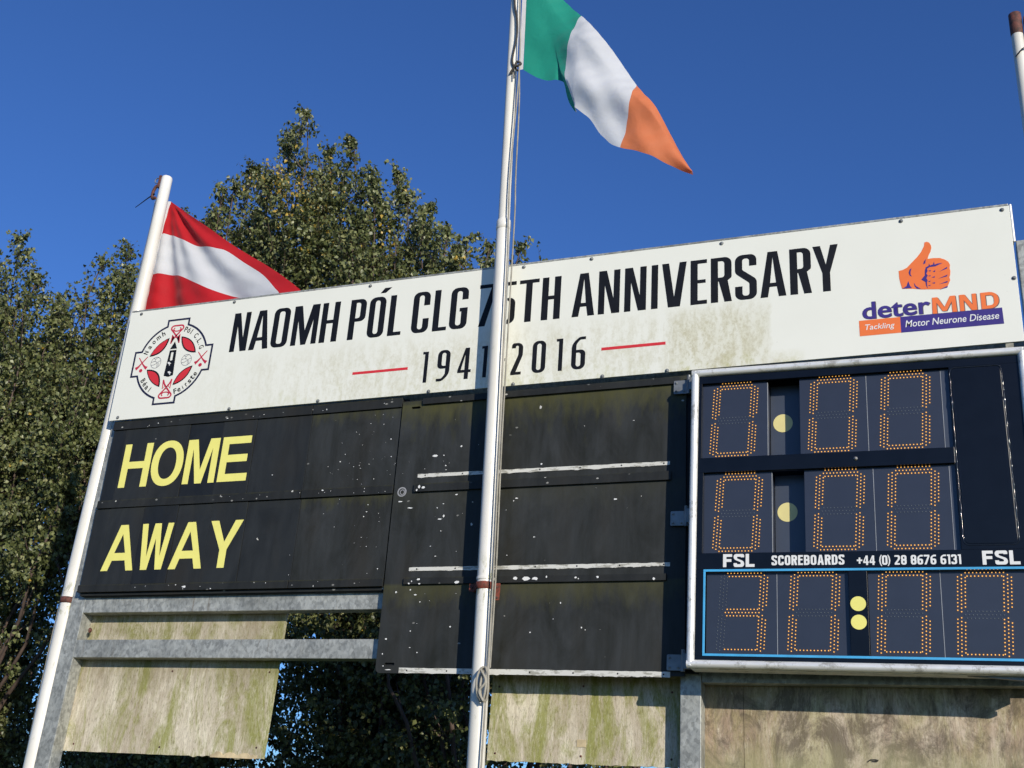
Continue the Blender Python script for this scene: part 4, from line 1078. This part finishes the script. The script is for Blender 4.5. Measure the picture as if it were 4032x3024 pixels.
# ------------------------------------------------------------------ flags
def resample(pts, n):
    P = [Vector((p[0], p[1], 0)) for p in pts]
    if len(P) > 2: P = smooth_curve(P, 8)
    L = [0]
    for a, b_ in zip(P, P[1:]): L.append(L[-1] + (b_ - a).length)
    out = []; j = 0
    for i in range(n + 1):
        t = L[-1] * i / n
        while j < len(P) - 2 and L[j + 1] < t: j += 1
        k = (t - L[j]) / max(1e-9, L[j + 1] - L[j])
        out.append(P[j].lerp(P[j + 1], max(0, min(1, k))))
    return out
def coons(top, bot, left, right, nu, nv, yf, name, mat, parent, u0=0., u1=1., v0=0., v1=1.):
    """cloth between four edges; left and right run from the top down; yf(x, z, u, v) = depth"""
    T, B, L, Rr = resample(top, nu), resample(bot, nu), resample(left, nv), resample(right, nv)
    vs = []; fs = []
    for j in range(nv + 1):
        v = j / nv
        for i in range(nu + 1):
            u = i / nu
            p = T[i] * (1 - v) + B[i] * v + L[j] * (1 - u) + Rr[j] * u - (T[0] * (1 - u) * (1 - v) + T[-1] * u * (1 - v) + B[0] * (1 - u) * v + B[-1] * u * v)
            vs.append((p.x, yf(p.x, p.y, u0 + (u1 - u0) * u, v0 + (v1 - v0) * v), p.y))
    for j in range(nv):
        for i in range(nu):
            a = j * (nu + 1) + i
            fs.append((a, a + nu + 1, a + nu + 2, a + 1))
    return MB().add(vs, fs).build(name, M[mat], parent, smooth=True)
fi = thing('flag', (-2.9, -.16, 5.75), 'green, white and orange tricolour flag flying from the centre flagpole', 'flag')
TOPC = [(-2.93, 7.05), (-2.72, 6.60), (-2.558, 6.369), (-2.448, 6.224), (-2.265, 5.948), (-2.128, 5.722), (-1.964, 5.418), (-1.891, 5.295), (-1.807, 5.172), (-1.716, 4.975), (-1.631, 4.783), (-1.545, 4.615)]
GW = [(-2.448, 6.224), (-2.475, 6.124), (-2.501, 6.003), (-2.524, 5.831), (-2.530, 5.648), (-2.514, 5.543), (-2.479, 5.435), (-2.453, 5.340), (-2.448, 5.285)]
WO = [(-1.964, 5.418), (-1.967, 5.359), (-1.974, 5.293), (-1.988, 5.199), (-2.010, 5.078), (-2.031, 4.949), (-2.061, 4.844)]
BOTC = [(-2.893, 5.752), (-2.801, 5.680), (-2.699, 5.623), (-2.583, 5.593), (-2.545, 5.56), (-2.528, 5.475), (-2.507, 5.391), (-2.474, 5.325), (-2.448, 5.285), (-2.313, 5.156), (-2.232, 5.015), (-2.145, 4.904), (-2.102, 4.864), (-2.061, 4.844), (-1.930, 4.791), (-1.736, 4.692), (-1.540, 4.582)]
def yi(x, z, u, v):
    k = min(1, max(0, (x + 2.93) / .5))
    s_ = (x + 2.9) * .80 - (z - 5.75) * .45          # distance along the fly
    r_ = (x + 2.9) * .50 + (z - 5.75) * .60          # across it
    y = -.17 + k * (.055 * math.sin(s_ * 4.3 + 1.2 + r_ * 1.5) + .030 * math.sin(s_ * 8.5 + r_ * 4 + .4) + .012 * math.sin(r_ * 17 - s_ * 5))
    # top edge curls back, the lower belly swings towards the wind
    y += k * .10 * max(0, .22 - v) ** 1.2 * 4 * (1 - u * .6)
    y -= k * .05 * math.sin(math.pi * v) * (1 - .5 * u)
    y -= k * .016 * abs(math.cos((r_ - s_ * .25) * 6.2 + .5)) ** 8
    y += k * (.006 * math.sin(x * 31 + z * 13) + .004 * math.sin(z * 47 - x * 22) + .010 * abs(math.sin(x * 5 + z * 8.5)) ** 3)
    if x > -2.62 and u < .34: y += .28 * max(0, v - .72) * min(1, (x + 2.62) / .12)
    return y
coons([(-2.965, 7.10), (-2.93, 7.05)], [(-2.925, 5.752), (-2.893, 5.752)], [(-2.965, 7.10), (-2.925, 5.752)], [(-2.93, 7.05), (-2.949, 6.467), (-2.931, 6.244), (-2.910, 5.971), (-2.893, 5.752)][0:1] + [(-2.905, 6.3), (-2.893, 5.752)], 3, 30, lambda x, z, u, v: -.172, 'hoist_band', 'hoist', fi)
coons(TOPC[:4], BOTC[:9], [(-2.93, 7.05), (-2.905, 6.3), (-2.893, 5.752)], GW, 50, 60, yi, 'green_stripe', 'fgreen', fi, 0, .333)
coons(TOPC[3:7], BOTC[8:14], GW, WO, 50, 60, yi, 'white_stripe', 'fwhite', fi, .333, .667)
coons(TOPC[6:], BOTC[13:], WO, [(-1.545, 4.615), (-1.540, 4.582)], 50, 60, yi, 'orange_stripe', 'forange', fi, .667, 1)

fr = thing('flag', (-6.47, .2, 4.6), 'red, white and red striped flag on the left flagpole, half hidden behind the banner', 'flag')
RT = [(-6.476, 5.345), (-6.199, 5.140), (-5.970, 4.978), (-5.746, 4.815), (-5.552, 4.687), (-5.342, 4.551), (-5.115, 4.389), (-4.880, 4.195), (-4.60, 3.90)]
R1 = [(-6.486, 4.995), (-6.418, 4.991), (-6.295, 4.931), (-6.097, 4.832), (-5.870, 4.763), (-5.758, 4.730), (-5.564, 4.598), (-5.353, 4.454), (-5.190, 4.293), (-5.113, 4.207), (-4.92, 3.90)]
R2 = [(-6.500, 4.585), (-6.318, 4.575), (-6.169, 4.519), (-5.996, 4.429), (-5.848, 4.357), (-5.658, 4.298), (-5.530, 4.256), (-5.429, 4.207), (-5.15, 3.95)]
R3 = [(-6.505, 4.14), (-6.3, 4.11), (-6.0, 4.03), (-5.7, 3.93), (-5.4, 3.86)]
def yr(x, z, u, v):
    d = Vector((x + 6.48, z - 5.36)); a = math.atan2(-d.y, d.x); rr = d.length
    k = min(1, rr / .35)
    s_ = (x + 6.48)
    y = .235 + .020 * math.sin(a * 15 + .6) * k * min(1.2, .55 + rr * .5) + .009 * math.sin(a * 27 + rr * 2) * k - .022 * abs(math.cos(a * 7.3 + .35)) ** 7 * k + .004 * math.sin(z * 40 + x * 9) * math.sin(x * 13)
    y += .022 * math.sin(s_ * 7 + (z - 4.5) * 2.2 + 1.0) * min(1, s_ / .3)
    return max(.18, y + .02 * s_)
coons(RT, R1, [RT[0], R1[0]], [RT[-1], R1[-1]], 90, 26, yr, 'upper_red_stripe', 'fred', fr)
coons(R1, R2, [R1[0], R2[0]], [R1[-1], R2[-1]], 90, 26, yr, 'white_stripe', 'fwhite', fr)
coons(R2, R3, [R2[0], R3[0]], [R2[-1], R3[-1]], 80, 26, yr, 'lower_red_stripe', 'fred', fr)
coons([(-6.622, 5.35), (-6.474, 5.345)], [(-6.575, 4.12), (-6.50, 4.14)], [(-6.622, 5.35), (-6.605, 4.75), (-6.575, 4.12)], [(-6.474, 5.345), (-6.50, 4.14)], 5, 24, lambda x, z, u, v: .19 + .045 * u, 'hoist_band', 'hoist', fr)

# ------------------------------------------------------------------ birch trees beyond the board
rng = np.random.default_rng(7)
def birch(base, leaders, label, density=1.0, yellow=()):
    """leaders: (x, y, z_top, r_max, z_bottom) in eye heights; leaves are small folded blades hung in sprays on real twigs"""
    root = thing('birch_tree', (base[0], base[1], -EYE), label, 'tree', 'birch trees behind the scoreboard')
    tr = MB(); tw = []
    LV = []
    more = []
    for (lx, ly, zt_, rm, zb_) in leaders:             # each leader carries a few lower side leaders, so the crown edge is spiky
        for _ in range(3):
            a_ = rng.random() * 6.283; r_ = rng.uniform(.2, .5)
            more.append((lx + r_ * math.cos(a_), ly + r_ * math.sin(a_), zt_ - rng.uniform(.35, 1.3), rng.uniform(.22, .42), zt_ - 3.2))
    for (lx, ly, zt_, rm, zb_) in list(leaders) + more:
        # leader stem
        pts = []; n = 14
        for i in range(n + 1):
            t = i / n
            z = -EYE + (zt_ + EYE - .05) * t
            w = min(1, t * 1.6) ** 1.3
            pts.append((base[0] + (lx - base[0]) * w + .06 * math.sin(i * 1.7 + lx), base[1] + (ly - base[1]) * w + .05 * math.cos(i * 2.1 + lx), z))
        rs = [.008 + .045 * (1 - i / n) ** 1.5 for i in range(n + 1)]
        tr.tube(pts, rs, 6)
        P = np.array(pts)
        H = zt_ - zb_
        nt = int(560 * density * H * min(1.0, rm) * .50)
        u = rng.random(nt)
        dz = H * u ** .80                              # distance below the tip
        R = np.minimum(rm, .02 + .40 * dz ** 1.02)
        rad = R * np.sqrt(rng.random(nt)) ** .85
        # sprays cluster on boughs: pull towards a few directions per height band
        nb = 36
        ba = rng.random(nb) * 6.283; band = rng.integers(0, nb, nt)
        az = ba[band] + rng.normal(0, .40, nt)
        hb = (band / nb) * H
        dz = np.where(rng.random(nt) < .72, np.clip(hb + rng.normal(0, .11, nt) + rad * -.45, .02, H), dz)
        R2_ = np.minimum(rm, .02 + .40 * dz ** 1.02)
        rad = np.minimum(rad, R2_)
        zz = zt_ - dz
        ax = np.interp(zz, P[:, 2], P[:, 0]); ay = np.interp(zz, P[:, 2], P[:, 1])
        x = ax + rad * np.cos(az); y = ay + rad * np.sin(az)
        hidden = (x / (7 + y) * 7 > -5.9) & (zz / (7 + y) * 7 > 1.75) & (zz / (7 + y) * 7 < 3.75)
        low = zz / (7 + y) * 7 < 1.75
        keep = (~low | (x < -11.5) | (rng.random(nt) < .72)) & (~hidden | (rng.random(nt) < .25)) & (rng.random(nt) < np.clip(.26 + .40 * dz, 0, 1) * np.where(rad > .6 * R2_, .64, .92))
        x, y, zz, az, rad, dz = [q[keep] for q in (x, y, zz, az, rad, dz)]
        m = len(x)
        up = np.where(dz < 1.2, 1.5, .35) + rng.normal(0, .35, m)
        dirv = np.stack([np.cos(az), np.sin(az), up], 1) + rng.normal(0, .25, (m, 3))
        dirv /= np.linalg.norm(dirv, axis=1)[:, None]
        ln = rng.uniform(.22, .42, m)
        st = np.stack([x, y, zz], 1) - dirv * ln[:, None] * .5
        bend = np.stack([np.zeros(m), np.zeros(m), -rng.uniform(.02, .14, m)], 1)
        tw.append((st, dirv * ln[:, None], bend))
        # some boughs from the stem to the twigs
        for i in range(0, m, 42):
            zi = max(zz[i] - rad[i] * .9 - .1, -EYE + 1)
            s0 = (float(np.interp(zi, P[:, 2], P[:, 0])), float(np.interp(zi, P[:, 2], P[:, 1])), float(zi))
            mid = ((s0[0] + st[i][0]) / 2, (s0[1] + st[i][1]) / 2, (s0[2] + st[i][2]) / 2 - .03)
            tr.tube([s0, mid, tuple(st[i])], [.010, .007, .004], 4, caps=False)
    S = np.concatenate([t[0] for t in tw]); D = np.concatenate([t[1] for t in tw]); Bn = np.concatenate([t[2] for t in tw])
    nT = len(S)
    # leaves
    nl = 12
    t = rng.uniform(.08, 1.05, (nT, nl))
    Pp = S[:, None, :] + D[:, None, :] * t[..., None] + Bn[:, None, :] * (t ** 2)[..., None]
    Pp = (Pp + rng.normal(0, .022, Pp.shape)).reshape(-1, 3)
    nL = len(Pp)
    L = rng.uniform(.040, .072, nL); Wd = L * rng.uniform(.68, .88, nL)
    ld = np.stack([rng.normal(0, .6, nL), rng.normal(0, .6, nL), -np.abs(rng.normal(.75, .45, nL))], 1)
    ld /= np.linalg.norm(ld, axis=1)[:, None]
    rv = rng.normal(0, 1, (nL, 3))
    sd = np.cross(ld, rv); sd /= np.linalg.norm(sd, axis=1)[:, None]
    nv_ = np.cross(ld, sd)
    fold = rng.uniform(.05, .30, nL)[:, None] * Wd[:, None]
    a = Pp; b = Pp + ld * (L * .36)[:, None] + sd * (Wd * .5)[:, None] + nv_ * fold
    c = Pp + ld * L[:, None]; d = Pp + ld * (L * .36)[:, None] - sd * (Wd * .5)[:, None] + nv_ * fold
    V = np.empty((nL * 4, 3), np.float32)
    V[0::4], V[1::4], V[2::4], V[3::4] = a, b, c, d
    V[:, 2] += EYE
    bse = Vector(root['base'])
    V -= np.array(bse, np.float32)
    idx = np.arange(nL, dtype=np.int32) * 4
    Fc = np.empty((nL * 2, 3), np.int32)
    Fc[0::2] = np.stack([idx, idx + 1, idx + 2], 1); Fc[1::2] = np.stack([idx, idx + 2, idx + 3], 1)
    me = bpy.data.meshes.new('crown')
    me.vertices.add(nL * 4); me.vertices.foreach_set('co', V.ravel())
    me.loops.add(nL * 6); me.loops.foreach_set('vertex_index', Fc.ravel())
    me.polygons.add(nL * 2); me.polygons.foreach_set('loop_start', np.arange(nL * 2, dtype=np.int32) * 3)
    me.update(calc_edges=True)
    tint = rng.random(nL) ** 1.25 * .93
    twg = np.repeat(rng.normal(0, .10, nT), nl); tint = np.clip(tint + twg, 0, .93)
    for (yx, yz, yrad, pr) in yellow:
        dd = np.hypot(Pp[:, 0] - yx, Pp[:, 2] - yz)
        pk = (dd < yrad) & (rng.random(nL) < pr * (1 - dd / yrad))
        tint = np.where(pk, rng.uniform(.975, 1, nL), tint)
    tint = np.where(rng.random(nL) < .0025, .98, tint)
    at = me.attributes.new('tint', 'FLOAT', 'POINT'); at.data.foreach_set('value', np.repeat(tint, 4).astype(np.float32))
    me.materials.append(M['leaf'])
    cr = bpy.data.objects.new('crown', me); COL.objects.link(cr); cr.parent = root; cr['kind'] = 'stuff'
    tr.build('trunk', M['bark'], root, smooth=True)
    # twigs as thin three sided stems
    E0, E1 = S, S + D * .6 + Bn * .36; E2 = S + D + Bn
    q = np.empty((nT * 9, 3), np.float32)
    for k in range(3):
        an = 2.0944 * k; off = np.array([math.cos(an), math.sin(an) * .7, math.sin(an) * .7])
        q[k::9] = E0 + off * .0030; q[3 + k::9] = E1 + off * .0022; q[6 + k::9] = E2 + off * .0010
    q[:, 2] += EYE; q -= np.array(bse, np.float32)
    b0 = np.arange(nT, dtype=np.int32) * 9
    fs = []
    for s_ in (0, 3):
        for k in range(3):
            k2 = (k + 1) % 3
            fs.append(np.stack([b0 + s_ + k, b0 + s_ + k2, b0 + s_ + 3 + k2, b0 + s_ + 3 + k], 1))
    F4 = np.concatenate(fs)
    mt = bpy.data.meshes.new('twigs')
    mt.vertices.add(len(q)); mt.vertices.foreach_set('co', q.ravel())
    mt.loops.add(F4.size); mt.loops.foreach_set('vertex_index', F4.ravel().astype(np.int32))
    mt.polygons.add(len(F4)); mt.polygons.foreach_set('loop_start', np.arange(len(F4), dtype=np.int32) * 4)
    mt.update(calc_edges=True); mt.materials.append(M['bark'])
    to = bpy.data.objects.new('twigs', mt); COL.objects.link(to); to.parent = root; to['kind'] = 'stuff'
    return nL

def at4(x, z, d):             # leader tips were surveyed 4 m behind the board; move them deeper along the same bearing
    k = (7 + d) / 11
    return x * k, d, z * k
def LD(x, z, d, r, zb_=-.4): a = at4(x, z - .24, d); return (a[0], a[1], a[2], r, zb_)
tot = 0
tot += birch((-12.6, 4.6), [LD(-13.5, 7.7, 4.6, .8), LD(-12.85, 7.95, 4.2, .8), LD(-12.40, 8.20, 4.4, .8), LD(-11.95, 7.5, 3.7, .8), LD(-11.4, 7.10, 4.8, .8), LD(-10.86, 7.62, 4.3, .8), LD(-10.40, 7.75, 4.9, .85), LD(-11.2, 6.8, 5.6, 1.0), LD(-12.8, 7.2, 5.8, 1.1), LD(-10.6, 6.3, 3.6, .8), (-11.4, 4.9, 2.6, 1.0, -.9), (-12.4, 5.6, 2.6, 1.1, -.9), (-10.2, 5.4, 2.8, 1.0, -.9)],
             'broad birch tree filling the left edge, left of the short flagpole')
tot += birch((-8.6, 4.6), [LD(-9.62, 8.15, 4.6, .8), LD(-9.1, 8.0, 4.2, .8), LD(-8.62, 8.75, 4.4, .8), LD(-8.05, 9.15, 4.7, .85), LD(-7.78, 9.48, 4.3, .9), LD(-7.35, 8.8, 4.8, .85), LD(-8.3, 7.9, 5.6, 1.1), LD(-9.4, 7.3, 5.7, 1.1), LD(-9.9, 6.9, 3.9, .8), LD(-8.4, 7.0, 3.5, .9)],
             'tallest birch tree behind the red and white flag, its tip the highest', yellow=((-7.9, 8.2, .75, .35), (-7.6, 7.5, .5, .2)))
tot += birch((-6.2, 4.7), [LD(-6.94, 8.86, 4.5, .8), LD(-6.55, 8.2, 4.2, .8), LD(-6.22, 8.25, 4.9, .85), LD(-5.8, 7.7, 4.3, .8), LD(-5.46, 7.35, 4.6, .8), LD(-5.2, 7.2, 4.2, .7), LD(-4.92, 7.05, 4.7, .7), LD(-4.55, 6.98, 4.4, .65), LD(-4.30, 6.75, 4.5, .5), LD(-6.6, 7.4, 5.8, 1.1), LD(-5.6, 6.4, 5.8, 1.1), LD(-4.8, 6.6, 5.2, .9)],
             'birch tree sloping down to the right behind the centre flagpole', yellow=((-5.1, 6.3, .35, .5), (-6.4, 7.2, .4, .12)))
tot += birch((-4.4, 4.4), [LD(-5.2, 4.6, 3.6, .95), LD(-4.3, 4.3, 4.3, 1.0), LD(-3.4, 3.8, 4.6, 1.0), LD(-6.2, 4.6, 5.2, 1.0), LD(-4.8, 4.4, 5.6, 1.1), LD(-2.7, 3.2, 4.9, .9), (-7.9, 5.3, 3.0, 1.0, -.6), (-7.2, 6.2, 3.0, 1.0, -.6), LD(-3.6, 2.2, 5.3, 1.0, -.6), LD(-2.3, 1.9, 5.2, 1.0, -.6), LD(-4.6, 2.2, 5.6, 1.0, -.6)],
             'low dark birch growth seen through the gap below the black board', density=.42)
print('leaves', tot)
